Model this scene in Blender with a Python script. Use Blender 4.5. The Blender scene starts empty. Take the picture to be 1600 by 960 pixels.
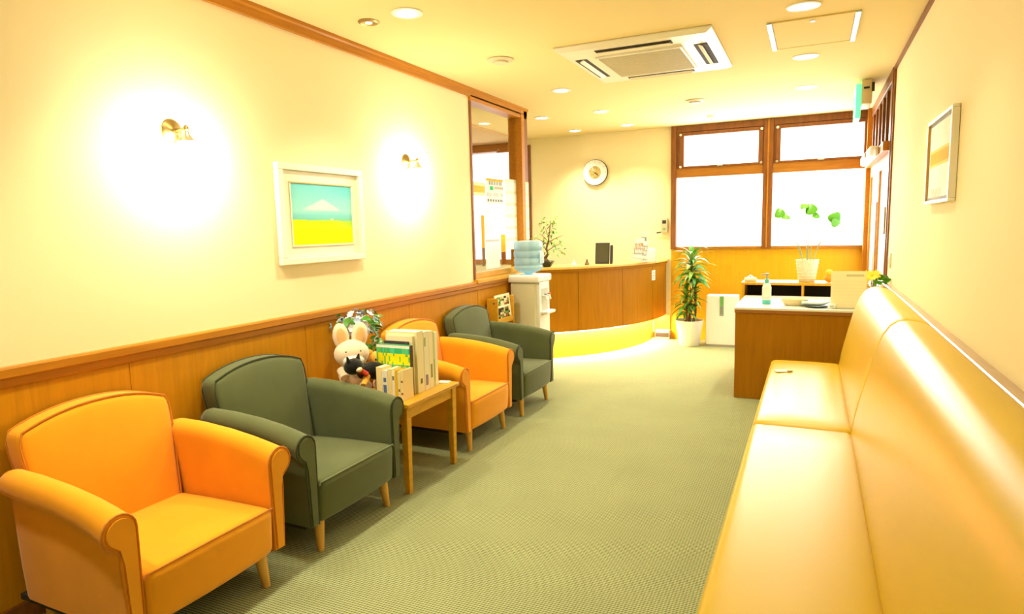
import bpy, bmesh, math, random
from mathutils import Vector, Matrix
rnd = random.Random(7)
PI = math.pi
S = bpy.context.scene
COL = S.collection

# ---------------------------------------------------------------- camera
yaw, pitch, roll, FPX = 0.43824, 0.12255, -0.023557, 1002.94
fw = Vector((-math.sin(yaw)*math.cos(pitch), math.cos(yaw)*math.cos(pitch), -math.sin(pitch)))
rt = Vector((math.cos(yaw), math.sin(yaw), 0)); up = rt.cross(fw)
rt2 = rt*math.cos(roll) + up*math.sin(roll); up2 = -rt*math.sin(roll) + up*math.cos(roll)
cam_data = bpy.data.cameras.new('camera'); cam = bpy.data.objects.new('camera', cam_data); COL.objects.link(cam)
M = Matrix((rt2, up2, -fw)).transposed().to_4x4(); M.translation = Vector((2.4975, 0.0, 1.3465)); cam.matrix_world = M
cam_data.sensor_width = 36; cam_data.lens = FPX*36/1600; cam_data.clip_start = .02
S.camera = cam
# ---------------------------------------------------------------- world and exposure
W = bpy.data.worlds.new('world'); S.world = W; W.use_nodes = True
W.node_tree.nodes['Background'].inputs[0].default_value = (.85, .93, 1, 1)
W.node_tree.nodes['Background'].inputs[1].default_value = 1.0
S.view_settings.view_transform = 'Standard'; S.view_settings.look = 'None'
S.view_settings.gamma = 1; S.view_settings.use_curve_mapping = False
EXPOSURE = 0.36
S.view_settings.exposure = EXPOSURE
WARM = (1.0, .925, .61)
SPOT_W, FLOOD_W, SCONCE_W, STRIP, WIN, WIN_W = 62, 16, 21.0, 190, 2.3, 48
# daylight through the frosted window panes and glazed entrance, plus an added office fill
def area(name, loc, rot, sx, sy, power, col, spread=PI):
    L = bpy.data.lights.new(name, 'AREA'); L.shape = 'RECTANGLE'; L.size = sx; L.size_y = sy
    L.energy = power; L.color = col; L.spread = spread
    o = bpy.data.objects.new(name, L); COL.objects.link(o); o.location = loc; o.rotation_euler = rot
    return o
area('window_daylight', (2.02, 7.56, 1.66), (-PI/2, 0, 0), 1.85, 1.2, WIN_W, (1, .98, .93))
area('office_fill_light', (-1.5, 5.6, 2.40), (0, 0, 0), .6, 1.2, 38, (1, .90, .68))  # no known lamp here; added to brighten the office behind the glass
area('entrance_daylight', (2.93, 6.6, 1.1), (0, PI/2, 0), 1.6, 1.4, 7, (1, .98, .93))

# ---------------------------------------------------------------- materials
MATS = {}
def srgb(r, g, b):
    f = lambda c: (c/255/12.92) if c/255 <= .04045 else ((c/255+.055)/1.055)**2.4
    return (f(r), f(g), f(b))
def mat(name, col, rough=.5, spec=.5, metal=0, sheen=0, noise=0, nscale=8, bump=0, bscale=60, emit=None, estr=0, alpha=None,
        trans=0, stretch=(1, 1, 1), wood=0, coat=0, sss=0):
    if name in MATS: return MATS[name]
    m = bpy.data.materials.new(name); m.use_nodes = True; nt = m.node_tree; N = nt.nodes; L = nt.links
    b = N['Principled BSDF']; b.inputs['Base Color'].default_value = (*col, 1); b.inputs['Roughness'].default_value = rough
    b.inputs['Specular IOR Level'].default_value = spec; b.inputs['Metallic'].default_value = metal
    if coat: b.inputs['Coat Weight'].default_value = coat; b.inputs['Coat Roughness'].default_value = .12
    if sheen: b.inputs['Sheen Weight'].default_value = sheen; b.inputs['Sheen Roughness'].default_value = .4
    if trans: b.inputs['Transmission Weight'].default_value = trans
    if emit: b.inputs['Emission Color'].default_value = (*emit, 1); b.inputs['Emission Strength'].default_value = estr
    if noise or bump or wood:
        tc = N.new('ShaderNodeTexCoord'); mp = N.new('ShaderNodeMapping'); L.new(tc.outputs['Object'], mp.inputs[0])
        mp.inputs['Scale'].default_value = stretch
    if wood:
        nz = N.new('ShaderNodeTexNoise'); nz.inputs['Scale'].default_value = nscale; nz.inputs['Detail'].default_value = 6
        nz.inputs['Distortion'].default_value = .6; L.new(mp.outputs[0], nz.inputs[0])
        cr = N.new('ShaderNodeValToRGB'); cr.color_ramp.elements[0].position = .3; cr.color_ramp.elements[1].position = .72
        cr.color_ramp.elements[0].color = (*[c*(1-wood) for c in col], 1); cr.color_ramp.elements[1].color = (*[min(1, c*(1+wood*.6)) for c in col], 1)
        L.new(nz.outputs[0], cr.inputs[0]); L.new(cr.outputs[0], b.inputs['Base Color'])
    elif noise:
        nz = N.new('ShaderNodeTexNoise'); nz.inputs['Scale'].default_value = nscale; nz.inputs['Detail'].default_value = 4
        L.new(mp.outputs[0], nz.inputs[0])
        cr = N.new('ShaderNodeValToRGB'); cr.color_ramp.elements[0].position = .25; cr.color_ramp.elements[1].position = .75
        cr.color_ramp.elements[0].color = (*[c*(1-noise) for c in col], 1); cr.color_ramp.elements[1].color = (*[min(1, c*(1+noise)) for c in col], 1)
        L.new(nz.outputs[0], cr.inputs[0]); L.new(cr.outputs[0], b.inputs['Base Color'])
    if bump:
        n2 = N.new('ShaderNodeTexNoise'); n2.inputs['Scale'].default_value = bscale; n2.inputs['Detail'].default_value = 3
        L.new(mp.outputs[0], n2.inputs[0]); bp = N.new('ShaderNodeBump'); bp.inputs['Strength'].default_value = bump; bp.inputs['Distance'].default_value = .01
        L.new(n2.outputs[0], bp.inputs['Height']); L.new(bp.outputs[0], b.inputs['Normal'])
    MATS[name] = m; return m
def carpet_mat():
    m = bpy.data.materials.new('ribbed green carpet'); m.use_nodes = True; nt = m.node_tree; N = nt.nodes; L = nt.links
    b = N['Principled BSDF']; b.inputs['Roughness'].default_value = .95; b.inputs['Specular IOR Level'].default_value = .1
    tc = N.new('ShaderNodeTexCoord')
    def wave(direction, scale, dist):
        w = N.new('ShaderNodeTexWave'); w.bands_direction = direction; w.inputs['Scale'].default_value = scale
        w.inputs['Distortion'].default_value = dist; w.inputs['Detail'].default_value = 2; w.inputs['Detail Scale'].default_value = 3
        L.new(tc.outputs['Object'], w.inputs[0]); return w
    w1 = wave('Y', 27, .8); w2 = wave('X', 27, .8)
    mu = N.new('ShaderNodeMath'); mu.operation = 'MULTIPLY_ADD'; L.new(w1.outputs['Fac'], mu.inputs[0]); mu.inputs[1].default_value = .68
    mm = N.new('ShaderNodeMath'); mm.operation = 'MULTIPLY'; L.new(w2.outputs['Fac'], mm.inputs[0]); mm.inputs[1].default_value = .32
    L.new(mm.outputs[0], mu.inputs[2])
    cr = N.new('ShaderNodeValToRGB'); cr.color_ramp.elements[0].position = .12; cr.color_ramp.elements[1].position = .75
    cr.color_ramp.elements[0].color = (.12, .145, .07, 1); cr.color_ramp.elements[1].color = (.43, .46, .26, 1)
    L.new(mu.outputs[0], cr.inputs[0])
    nz = N.new('ShaderNodeTexNoise'); nz.inputs['Scale'].default_value = 2.5; nz.inputs['Detail'].default_value = 5; L.new(tc.outputs['Object'], nz.inputs[0])
    mr = N.new('ShaderNodeMapRange'); mr.inputs['To Min'].default_value = .88; mr.inputs['To Max'].default_value = 1.12; L.new(nz.outputs[0], mr.inputs[0])
    mx = N.new('ShaderNodeMixRGB'); mx.blend_type = 'MULTIPLY'; mx.inputs[0].default_value = 1; L.new(cr.outputs[0], mx.inputs[1]); L.new(mr.outputs[0], mx.inputs[2])
    L.new(mx.outputs[0], b.inputs['Base Color'])
    bp = N.new('ShaderNodeBump'); bp.inputs['Strength'].default_value = .5; bp.inputs['Distance'].default_value = .004
    L.new(mu.outputs[0], bp.inputs['Height']); L.new(bp.outputs[0], b.inputs['Normal'])
    return m
def glass_mat(name, col=(1, 1, 1), rough=0.0, milky=0):
    m = bpy.data.materials.new(name); m.use_nodes = True; nt = m.node_tree; N = nt.nodes; L = nt.links
    N.remove(N['Principled BSDF']); out = N['Material Output']
    t = N.new('ShaderNodeBsdfTransparent'); t.inputs[0].default_value = (*col, 1); g = N.new('ShaderNodeBsdfGlossy'); g.inputs['Roughness'].default_value = rough
    f = N.new('ShaderNodeLayerWeight'); f.inputs[0].default_value = .5; mx = N.new('ShaderNodeMixShader')
    p5 = N.new('ShaderNodeMath'); p5.operation = 'POWER'; p5.inputs[1].default_value = 5; L.new(f.outputs['Facing'], p5.inputs[0])
    sc = N.new('ShaderNodeMath'); sc.operation = 'MULTIPLY_ADD'; sc.inputs[1].default_value = .96; sc.inputs[2].default_value = .04; L.new(p5.outputs[0], sc.inputs[0])
    L.new(sc.outputs[0], mx.inputs[0]); L.new(t.outputs[0], mx.inputs[1]); L.new(g.outputs[0], mx.inputs[2]); L.new(mx.outputs[0], out.inputs[0])
    if milky:
        d = N.new('ShaderNodeBsdfDiffuse'); d.inputs[0].default_value = (*col, 1); m2 = N.new('ShaderNodeMixShader'); m2.inputs[0].default_value = milky
        L.new(mx.outputs[0], m2.inputs[1]); L.new(d.outputs[0], m2.inputs[2]); L.new(m2.outputs[0], out.inputs[0])
    MATS[name] = m; return m
def print_mat():
    m = bpy.data.materials.new('printed paper'); m.use_nodes = True; nt = m.node_tree; N = nt.nodes
    a = N.new('ShaderNodeVertexColor'); a.layer_name = 'print'; b = N['Principled BSDF']; b.inputs['Roughness'].default_value = .8; b.inputs['Specular IOR Level'].default_value = .1
    nt.links.new(a.outputs[0], b.inputs['Base Color']); return m

WALL = mat('warm cream wallpaper', (.91, .81, .52), .85, .2, bump=.05, bscale=220)
CEIL = mat('cream ceiling board', (.82, .68, .34), .9, .15, bump=.04, bscale=120)
WOODV = mat('orange brown wood vertical grain', (.58, .255, .006), .5, .15, wood=.12, nscale=5, stretch=(9, 9, .6))
WOODY = mat('brown wood trim', (.50, .20, .012), .42, .25, wood=.16, nscale=6, stretch=(9, .6, 9))
WOODX = mat('brown wood trim crosswise', (.42, .17, .02), .42, .25, wood=.16, nscale=6, stretch=(.6, 9, 9))
WOODD = mat('dark brown window wood', (.24, .085, .018), .42, .3, wood=.25, nscale=6, stretch=(6, 6, 1))
WOODC = mat('counter wood veneer', (.38, .16, .003), .5, .14, wood=.12, nscale=5, stretch=(8, 8, .6))
WOODL = mat('light honey wood', (.72, .42, .09), .35, .4, wood=.15, nscale=6, stretch=(5, 5, 1))
WOODT = mat('table honey wood', (.66, .34, .015), .34, .35, wood=.15, nscale=6, stretch=(6, 1, 6))
ORANGE = mat('orange microsuede', (.83, .35, .012), .85, .2, sheen=.2, noise=.07, nscale=5, bump=.06, bscale=400)
ORANGEP = mat('orange piping', (.58, .20, .01), .7, .3, sheen=.3)
GREEN = mat('dark green microsuede', (.108, .128, .058), .85, .2, sheen=.25, noise=.10, nscale=5, bump=.06, bscale=400)
GREENP = mat('green piping', (.035, .05, .02), .7, .3, sheen=.3)
LEATH = mat('mustard yellow vinyl', (.66, .45, .02), .34, .5, noise=.03, nscale=3, bump=.03, bscale=300)
BLACK = mat('black plastic', (.02, .02, .02), .4)
DARK = mat('dark recess', (.03, .022, .015), .8)
WHITE = mat('white plastic', (.85, .85, .82), .35)
CREAMP = mat('cream plastic', (.74, .74, .58), .4)
PAPER = mat('white paper', (.90, .89, .83), .7)
CHROME = mat('brushed metal', (.75, .74, .70), .28, metal=1)
BRASS = mat('antique brass', (.36, .26, .10), .38, metal=1)
SILV = mat('aluminium in reflection blue', (.40, .60, .72), .35, metal=.3)  # blue of the window reflection is painted into the metal colour
LENS = mat('lit downlight lens', (1, 1, 1), .5, emit=(1, .93, .75), estr=9)
BULB = mat('lit bulb', (1, 1, 1), .5, emit=(1, .9, .65), estr=30)
FROST = mat('backlit frosted glass', (.9, .95, 1), .25, emit=(.97, .99, 1), estr=WIN)
STRIPM = mat('warm light strip', (1, 1, 1), .5, emit=(1, .72, .36), estr=STRIP)
KICK = mat('honey kick panel', (.80, .20, .012), .45, wood=.1, nscale=4, stretch=(3, 3, 1))
LEAF = mat('glossy green leaf', (.055, .24, .012), .4, noise=.25, nscale=9)
LEAFL = mat('light green leaf', (.33, .55, .10), .4, noise=.15, nscale=9)
LEAFB = mat('bright green leaf', (.10, .40, .01), .4)
BARK = mat('brown bark', (.16, .09, .035), .8, noise=.3, nscale=30)
SOIL = mat('dark soil', (.05, .03, .015), .95, noise=.3, nscale=60)
CERAM = mat('white glazed ceramic', (.86, .84, .77), .25)
GLASS = glass_mat('clear glass')
WATER = glass_mat('pale blue water bottle', (.60, .84, 1.0), milky=.42)
WATERI = glass_mat('water inside bottle', (.90, .97, 1.0))
CARPET = carpet_mat()
PRINT = print_mat()

# ---------------------------------------------------------------- helpers
def tag(o, label=None, cat=None, group=None, kind=None):
    if label: o['label'] = label
    if cat: o['category'] = cat
    if group: o['group'] = group
    if kind: o['kind'] = kind
    return o
def thing(name, label, cat, loc=(0, 0, 0), rz=0, group=None):
    o = bpy.data.objects.new(name, None); COL.objects.link(o); o.empty_display_size = .05
    o.location = loc; o.rotation_euler = (0, 0, rz); return tag(o, label, cat, group)
class MB:
    def __init__(s): s.v = []; s.f = []
    def add(s, vs, fs):
        n = len(s.v); s.v += [tuple(v) for v in vs]; s.f += [tuple(i+n for i in f) for f in fs]; return s
    def box(s, x0, x1, y0, y1, z0, z1):
        return s.add([(x0,y0,z0),(x1,y0,z0),(x1,y1,z0),(x0,y1,z0),(x0,y0,z1),(x1,y0,z1),(x1,y1,z1),(x0,y1,z1)],
                     [(0,3,2,1),(4,5,6,7),(0,1,5,4),(1,2,6,5),(2,3,7,6),(3,0,4,7)])
    def rbox(s, x0, x1, y0, y1, z0, z1, r=.01, n=1, warp=None, rs=3):
        """rounded box; n = cuts in the middle; warp(p)->p"""
        def axis(a, b):
            rr = min(r, (b-a)/2*.999)
            e = [rr*(1-math.cos(i*PI/2/rs)) for i in range(rs)] + [rr]
            L = [a+t for t in e]; R = [b-t for t in reversed(e)]
            mid = [a+rr+(b-a-2*rr)*i/(n+1) for i in range(1, n+1)]
            return L+mid+R, rr
        (X, rx), (Y, ry), (Z, rz) = axis(x0, x1), axis(y0, y1), axis(z0, z1)
        idx = {}; vs = []; fs = []
        def V(i, j, k):
            key = (i, j, k)
            if key not in idx:
                p = Vector((X[i], Y[j], Z[k]))
                c = Vector((min(max(p.x, x0+rx), x1-rx), min(max(p.y, y0+ry), y1-ry), min(max(p.z, z0+rz), z1-rz)))
                d = p-c
                if d.length > 1e-9:
                    q = Vector((d.x/rx, d.y/ry, d.z/rz)); q.normalize(); p = c+Vector((q.x*rx, q.y*ry, q.z*rz))
                if warp: p = warp(p)
                idx[key] = len(vs); vs.append(tuple(p))
            return idx[key]
        nx, ny, nz = len(X)-1, len(Y)-1, len(Z)-1
        for i in range(nx):
            for j in range(ny):
                fs.append((V(i,j,0), V(i,j+1,0), V(i+1,j+1,0), V(i+1,j,0))); fs.append((V(i,j,nz), V(i+1,j,nz), V(i+1,j+1,nz), V(i,j+1,nz)))
        for i in range(nx):
            for k in range(nz):
                fs.append((V(i,0,k), V(i+1,0,k), V(i+1,0,k+1), V(i,0,k+1))); fs.append((V(i,ny,k), V(i,ny,k+1), V(i+1,ny,k+1), V(i+1,ny,k)))
        for j in range(ny):
            for k in range(nz):
                fs.append((V(0,j,k), V(0,j,k+1), V(0,j+1,k+1), V(0,j+1,k))); fs.append((V(nx,j,k), V(nx,j+1,k), V(nx,j+1,k+1), V(nx,j,k+1)))
        return s.add(vs, fs)
    def loft(s, secs, closed=True, caps=True):
        n = len(secs[0]); vs = [p for q in secs for p in q]; fs = []
        for a in range(len(secs)-1):
            for i in range(n if closed else n-1):
                j = (i+1) % n; fs.append((a*n+i, a*n+j, (a+1)*n+j, (a+1)*n+i))
        if caps and closed:
            fs.append(tuple(reversed(range(n)))); fs.append(tuple((len(secs)-1)*n+i for i in range(n)))
        return s.add(vs, fs)
    def tube(s, pts, rad, n=8, closed=False, flat=1):
        pts = [Vector(p) for p in pts]; secs = []; m = len(pts); prev = None
        for i, p in enumerate(pts):
            if closed: t = pts[(i+1) % m]-pts[i-1]
            else: t = pts[min(i+1, m-1)]-pts[max(i-1, 0)]
            t.normalize()
            if prev is None:
                a = Vector((0, 0, 1)) if abs(t.z) < .9 else Vector((1, 0, 0)); prev = t.cross(a).normalized()
            prev = (prev-t*prev.dot(t)).normalized(); b = t.cross(prev)
            r = rad[i] if isinstance(rad, (list, tuple)) else rad
            secs.append([tuple(p+prev*math.cos(2*PI*k/n)*r+b*math.sin(2*PI*k/n)*r*flat) for k in range(n)])
        if closed: secs.append(secs[0]); return s.loft(secs, caps=False)
        return s.loft(secs)
    def lathe(s, prof, c=(0, 0, 0), n=24, axis='z'):
        secs = []
        for r, z in prof:
            ring = []
            for k in range(n):
                a = 2*PI*k/n; x, y = r*math.cos(a), r*math.sin(a)
                p = {'z': (x, y, z), 'x': (z, x, y), 'y': (y, z, x)}[axis]
                ring.append((c[0]+p[0], c[1]+p[1], c[2]+p[2]))
            secs.append(ring)
        return s.loft(secs)
    def ell(s, c, r, n=14, m=9):
        prof = []
        for i in range(m+1):
            a = -PI/2+PI*i/m; prof.append((max(math.cos(a), .02), math.sin(a)))
        k = len(s.v); s.lathe(prof, n=n)
        s.v[k:] = [(c[0]+p[0]*r[0], c[1]+p[1]*r[1], c[2]+p[2]*r[2]) for p in s.v[k:]]; return s
    def xf(s, Mx): s.v = [tuple(Mx @ Vector(p)) for p in s.v]; return s
    def build(s, name, m, parent=None, smooth=False, bevel=0, loc=None, rot=None, kind=None, seg=2):
        me = bpy.data.meshes.new(name); me.from_pydata(s.v, [], s.f); me.update()
        bm = bmesh.new(); bm.from_mesh(me)
        bmesh.ops.recalc_face_normals(bm, faces=bm.faces); bm.to_mesh(me); bm.free()
        if smooth:
            for p in me.polygons: p.use_smooth = True
            try: me.set_sharp_from_angle(angle=math.radians(48))
            except Exception: pass
        me.materials.append(m); o = bpy.data.objects.new(name, me); COL.objects.link(o)
        if parent: o.parent = parent
        if loc: o.location = loc
        if rot: o.rotation_euler = rot
        if bevel:
            b = o.modifiers.new('bevel', 'BEVEL'); b.width = bevel; b.segments = seg; b.limit_method = 'ANGLE'
        if kind: o['kind'] = kind
        return o
def B(*a): return MB().box(*a)
def copy_tree(o, parent=None):
    c = o.copy(); COL.objects.link(c); c.parent = parent
    for ch in list(o.children): copy_tree(ch, c)
    return c
def st(name, mb, m, parent=None, **k): return mb.build(name, m, parent, kind='structure' if parent is None else None, **k)
def printed(name, origin, uvec, vvec, nx, ny, fn, parent=None):
    """flat print: grid with a colour per cell; u to the right, v downwards from the top-left origin"""
    O, U, V = Vector(origin), Vector(uvec), Vector(vvec); vs = []; fs = []; cols = []
    for j in range(ny):
        for i in range(nx):
            k = len(vs)
            for a, b in ((0, 1), (1, 1), (1, 0), (0, 0)): vs.append(O+U*((i+a)/nx)+V*((j+b)/ny))
            fs.append((k, k+1, k+2, k+3)); cols.append(srgb(*fn((i+.5)/nx, (j+.5)/ny)))
    me = bpy.data.meshes.new(name); me.from_pydata([tuple(v) for v in vs], [], fs); ca = me.color_attributes.new('print', 'FLOAT_COLOR', 'CORNER')
    for i, c in enumerate(cols):
        for q in range(4): ca.data[i*4+q].color = (*c, 1)
    me.materials.append(PRINT); o = bpy.data.objects.new(name, me); COL.objects.link(o)
    if parent: o.parent = parent
    return o

# ================================================================ THE SETTING
H, D, WX, Y0, XR = 2.45, 7.62, 3.015, -1.4, -2.2
st('floor', B(XR-.1, WX+.1, Y0-.1, D+.1, -.08, 0), CARPET)
st('ceiling', B(XR-.1, WX+.1, Y0-.1, D+.1, H, H+.08), CEIL)
wl = st('wall_left', B(-.12, 0, Y0, 4.61, 0, H).box(-.12, 0, 4.61, 5.70, 0, .90), WALL)
st('wall_reception', B(XR-.1, XR, Y0, D, 0, H), WALL)
st('wall_front', B(XR-.1, WX+.1, Y0-.1, Y0, 0, H), WALL)
st('wall_right', B(WX, WX+.1, Y0, 5.585, 0, H), WALL)
# back wall with the openings of the windows
st('wall_back', B(XR, -1.66, D, D+.1, 0, H).box(-.94, 1.0, D, D+.1, 0, H).box(-1.66, -.94, D, D+.1, 0, .88).box(-1.66, -.94, D, D+.1, 2.42, H), WALL)
bp = st('wall_back_panelling', B(1.0, WX, D, D+.1, 0, 1.06), mat('golden wood panelling', (.78, .40, .01), .42, .25, wood=.08, nscale=5, stretch=(9, 9, .6)))
# left wall: crown moulding, chair rail, wood panelling below it
st('trim_1', MB().loft([[(0, y, 2.385), (.022, y, 2.385), (.022, y, 2.425), (.034, y, 2.432), (.034, y, H), (0, y, H)] for y in (Y0, 5.72)]), WOODY)
st('trim_2', MB().loft([[(0, y, .842), (.014, y, .842), (.018, y, .85), (.018, y, .872), (.030, y, .88), (.030, y, .908), (.026, y, .915), (0, y, .915)] for y in (Y0, 5.60)]), WOODY)
pl = st('trim_3', B(0, .006, Y0, 5.66, .07, .842), WOODV)
for k in range(7):
    yy = -1.35+k*1.0
    B(.006, .0085, yy+.003, min(yy+.997, 5.66), .075, .84).build('panel', WOODV, pl)
st('baseboard_left', B(0, .014, Y0, 5.66, 0, .07), WOODD)
st('baseboard_back', B(-.78, .84, D-.012, D, 0, .07), WOODD)
st('baseboard_right', B(WX-.012, WX, Y0, 5.5, 0, .07), WOODD)
# right wall: thin crown line, rail above the bench, corner post
st('trim_4', B(WX-.016, WX, Y0, 5.585, 2.425, H), WOODD)
st('trim_5', MB().loft([[(WX, y, .845), (WX-.03, y, .845), (WX-.04, y, .853), (WX-.04, y, .875), (WX-.032, y, .884), (WX, y, .886)] for y in (Y0, 5.56)]),
   mat('pale brown wood rail', (.50, .34, .24), .28, .5, wood=.15, nscale=5, stretch=(5, 1, 5), coat=.5))
st('trim_6', B(WX-.012, WX+.02, 5.56, 5.60, 0, H), WOODD)
st('trim_7', B(-.80, -.765, D-.02, D, 0, 2.38), WOODD)
# tan panel under the back office ceiling, behind the glass
st('trim_8', B(XR, -.83, 3.0, D, 2.425, H), mat('tan office ceiling panel', (.55, .33, .14), .8))

# ---- interior window in the left wall
w3 = thing('window_3', None, None, (0, 0, 0)); w3['kind'] = 'structure'
def fr(bx, nm='frame', m=WOODY, par=None, bev=.004): return B(*bx).build(nm, m, par, bevel=bev)
fr((-.10, .022, 4.605, 5.70, 2.355, 2.40), 'window_head', WOODY, w3)
fr((-.10, .012, 4.605, 4.632, .93, 2.36), 'window_jamb', WOODD, w3)
fr((-.11, .028, 5.565, 5.635, .90, 2.39), 'window_post', WOODY, w3)
fr((-.11, .022, 5.636, 5.715, 1.30, 2.45), 'window_post', WOODD, w3)
fr((-.11, .040, 4.61, 5.60, .90, .935), 'window_sill', WOODT, w3)
fr((-.06, -.01, 4.632, 5.565, .935, .985), 'bottom_rail', WOODT, w3)
B(-.042, -.036, 4.632, 5.565, .985, 2.355).build('pane', GLASS, w3)

# ---- back windows (left and right bay)
def bay(name, x0, x1, ux0, ux1):
    w = thing(name, None, None, (0, 0, 0)); w['kind'] = 'structure'
    yf = D-.03
    B(x0, x1, yf, D+.06, 1.055, 1.085).build('window_sill', WOODX, w, bevel=.004)
    B(x0, x1, yf, D+.06, 1.872, 1.975).build('transom', WOODX, w, bevel=.005)
    B(x0, x1, yf, D+.06, 2.375, H).build('window_head', WOODD, w, bevel=.005)
    B(x0, ux0-.046, yf+.01, D+.06, 1.975, 2.375).build('side_filler', WOODD, w); B(ux1+.046, x1, yf+.01, D+.06, 1.975, 2.375).build('side_filler', WOODD, w)
    B(x0-.002, x1+.002, D+.035, D+.045, 1.08, 1.88).build('lower_pane', FROST, w)
    # hopper sash
    s = MB(); a, b, c, d = ux0, ux1, 1.995, 2.335
    B(a-.045, b+.045, yf-.012, D+.03, c-.022, c).build('sash_rail', WOODD, w, bevel=.003)
    B(a-.045, b+.045, yf-.012, D+.03, d, d+.035).build('sash_rail', WOODD, w, bevel=.003)
    B(a-.045, a, yf-.012, D+.03, c, d).build('sash_stile', WOODD, w, bevel=.003)
    B(b, b+.045, yf-.012, D+.03, c, d).build('sash_stile', WOODD, w, bevel=.003)
    B(a-.002, b+.002, D+.01, D+.02, c-.002, d+.002).build('upper_pane', FROST, w)
    for px in (a-.032, b+.032):
        for pz in (c-.005, d+.01):
            MB().lathe([(.014, 0), (.014, .01), (.008, .018)], n=12, axis='y').xf(Matrix.Translation((px, yf-.03, pz))).build('latch', CHROME, w, smooth=True)
    B((a+b)/2-.03, (a+b)/2+.03, yf-.03, yf-.012, c-.018, c-.004).build('catch', CHROME, w, bevel=.002)
    return w
w1 = bay('window_1', 1.055, 1.99, 1.142, 1.936)
w2 = bay('window_2', 2.085, 2.995, 2.158, 2.945)
st('trim_9', B(1.0, 1.06, D-.045, D+.06, 1.055, H), WOODD, bevel=.004)
st('trim_10', B(1.988, 2.087, D-.045, D+.06, 1.055, H), WOODD, bevel=.004)
B(2.03, 2.045, D-.05, D-.04, 1.07, 2.44).build('bead', WOODY, bpy.data.objects['trim_10'])
# window of the back office, seen through the interior glass
w4 = thing('window_4', None, None); w4['kind'] = 'structure'
fr((-1.66, -.94, D-.03, D+.05, 2.315, 2.42), 'window_head', WOODX, w4)
fr((-1.66, -.94, D-.03, D+.05, .88, .94), 'window_sill', WOODX, w4)
fr((-.98, -.94, D-.03, D+.05, .94, 2.315), 'jamb', WOODL, w4)
fr((-1.66, -1.63, D-.03, D+.05, .94, 2.315), 'jamb', WOODL, w4)
B(-1.63, -.98, D+.02, D+.03, .94, 2.315).build('pane', mat('pale blue daylight glass', (.8, .88, 1), .3, emit=(.74, .84, 1), estr=.95), w4)

# ---- entrance in the right wall, past the corner post
dr = thing('door_1', None, None); dr['kind'] = 'structure'
fr((WX-.05, WX+.06, 7.50, 7.62, 0, H), 'door_jamb', WOODY, dr)
fr((WX-.02, WX+.06, 5.60, 5.66, 0, H), 'door_jamb', WOODD, dr)
fr((WX-.02, WX+.06, 5.66, 7.50, 2.36, H), 'door_head', WOODD, dr)
fr((WX-.06, WX+.06, 5.66, 7.50, 1.86, 1.93), 'transom', WOODY, dr)
B(WX+.01, WX+.05, 5.66, 7.50, 1.93, 2.36).build('transom_panel', WOODD, dr)
for k in range(6):
    y = 5.75+k*.32
    B(WX-.012, WX+.012, y, y+.05, 1.93, 2.36).build('batten', WOODD, dr)
for k, (a, b) in enumerate(((5.66, 6.58), (6.58, 7.50))):
    lf = B(WX-.01, WX+.03, a, a+.09, .02, 1.86).build('door_leaf_stile', WOODY, dr, bevel=.003)
    B(WX-.01, WX+.03, b-.09, b, .02, 1.86).build('door_leaf_stile', WOODY, dr, bevel=.003)
    B(WX-.01, WX+.03, a+.09, b-.09, .02, .30).build('door_leaf_rail', WOODY, dr, bevel=.003)
    B(WX-.01, WX+.03, a+.09, b-.09, 1.76, 1.86).build('door_leaf_rail', WOODY, dr, bevel=.003)
    B(WX+.008, WX+.016, a+.09, b-.09, .30, 1.76).build('door_pane', mat('pale door glass', (.7, .78, .85), .2, emit=(.85, .93, 1), estr=.55), dr)
    B(WX-.028, WX-.012, (a+.02 if k else b-.05), (a+.045 if k else b-.025), .7, 1.5).build('pull_bar', CHROME, dr, bevel=.005)
B(WX-.03, WX-.012, 5.672, 5.735, 1.23, 1.44).build('push_plate', mat('olive brass plate', (.52, .45, .12), .35, metal=.6), dr, bevel=.004)
MB().rbox(WX-.13, WX-.06, 5.95, 7.0, 1.845, 1.93, .02).build('door_operator', WHITE, dr, smooth=True)
MB().rbox(WX-.14, WX-.129, 6.3, 6.42, 1.865, 1.91, .004).build('sensor', BRASS, dr, smooth=True)

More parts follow.
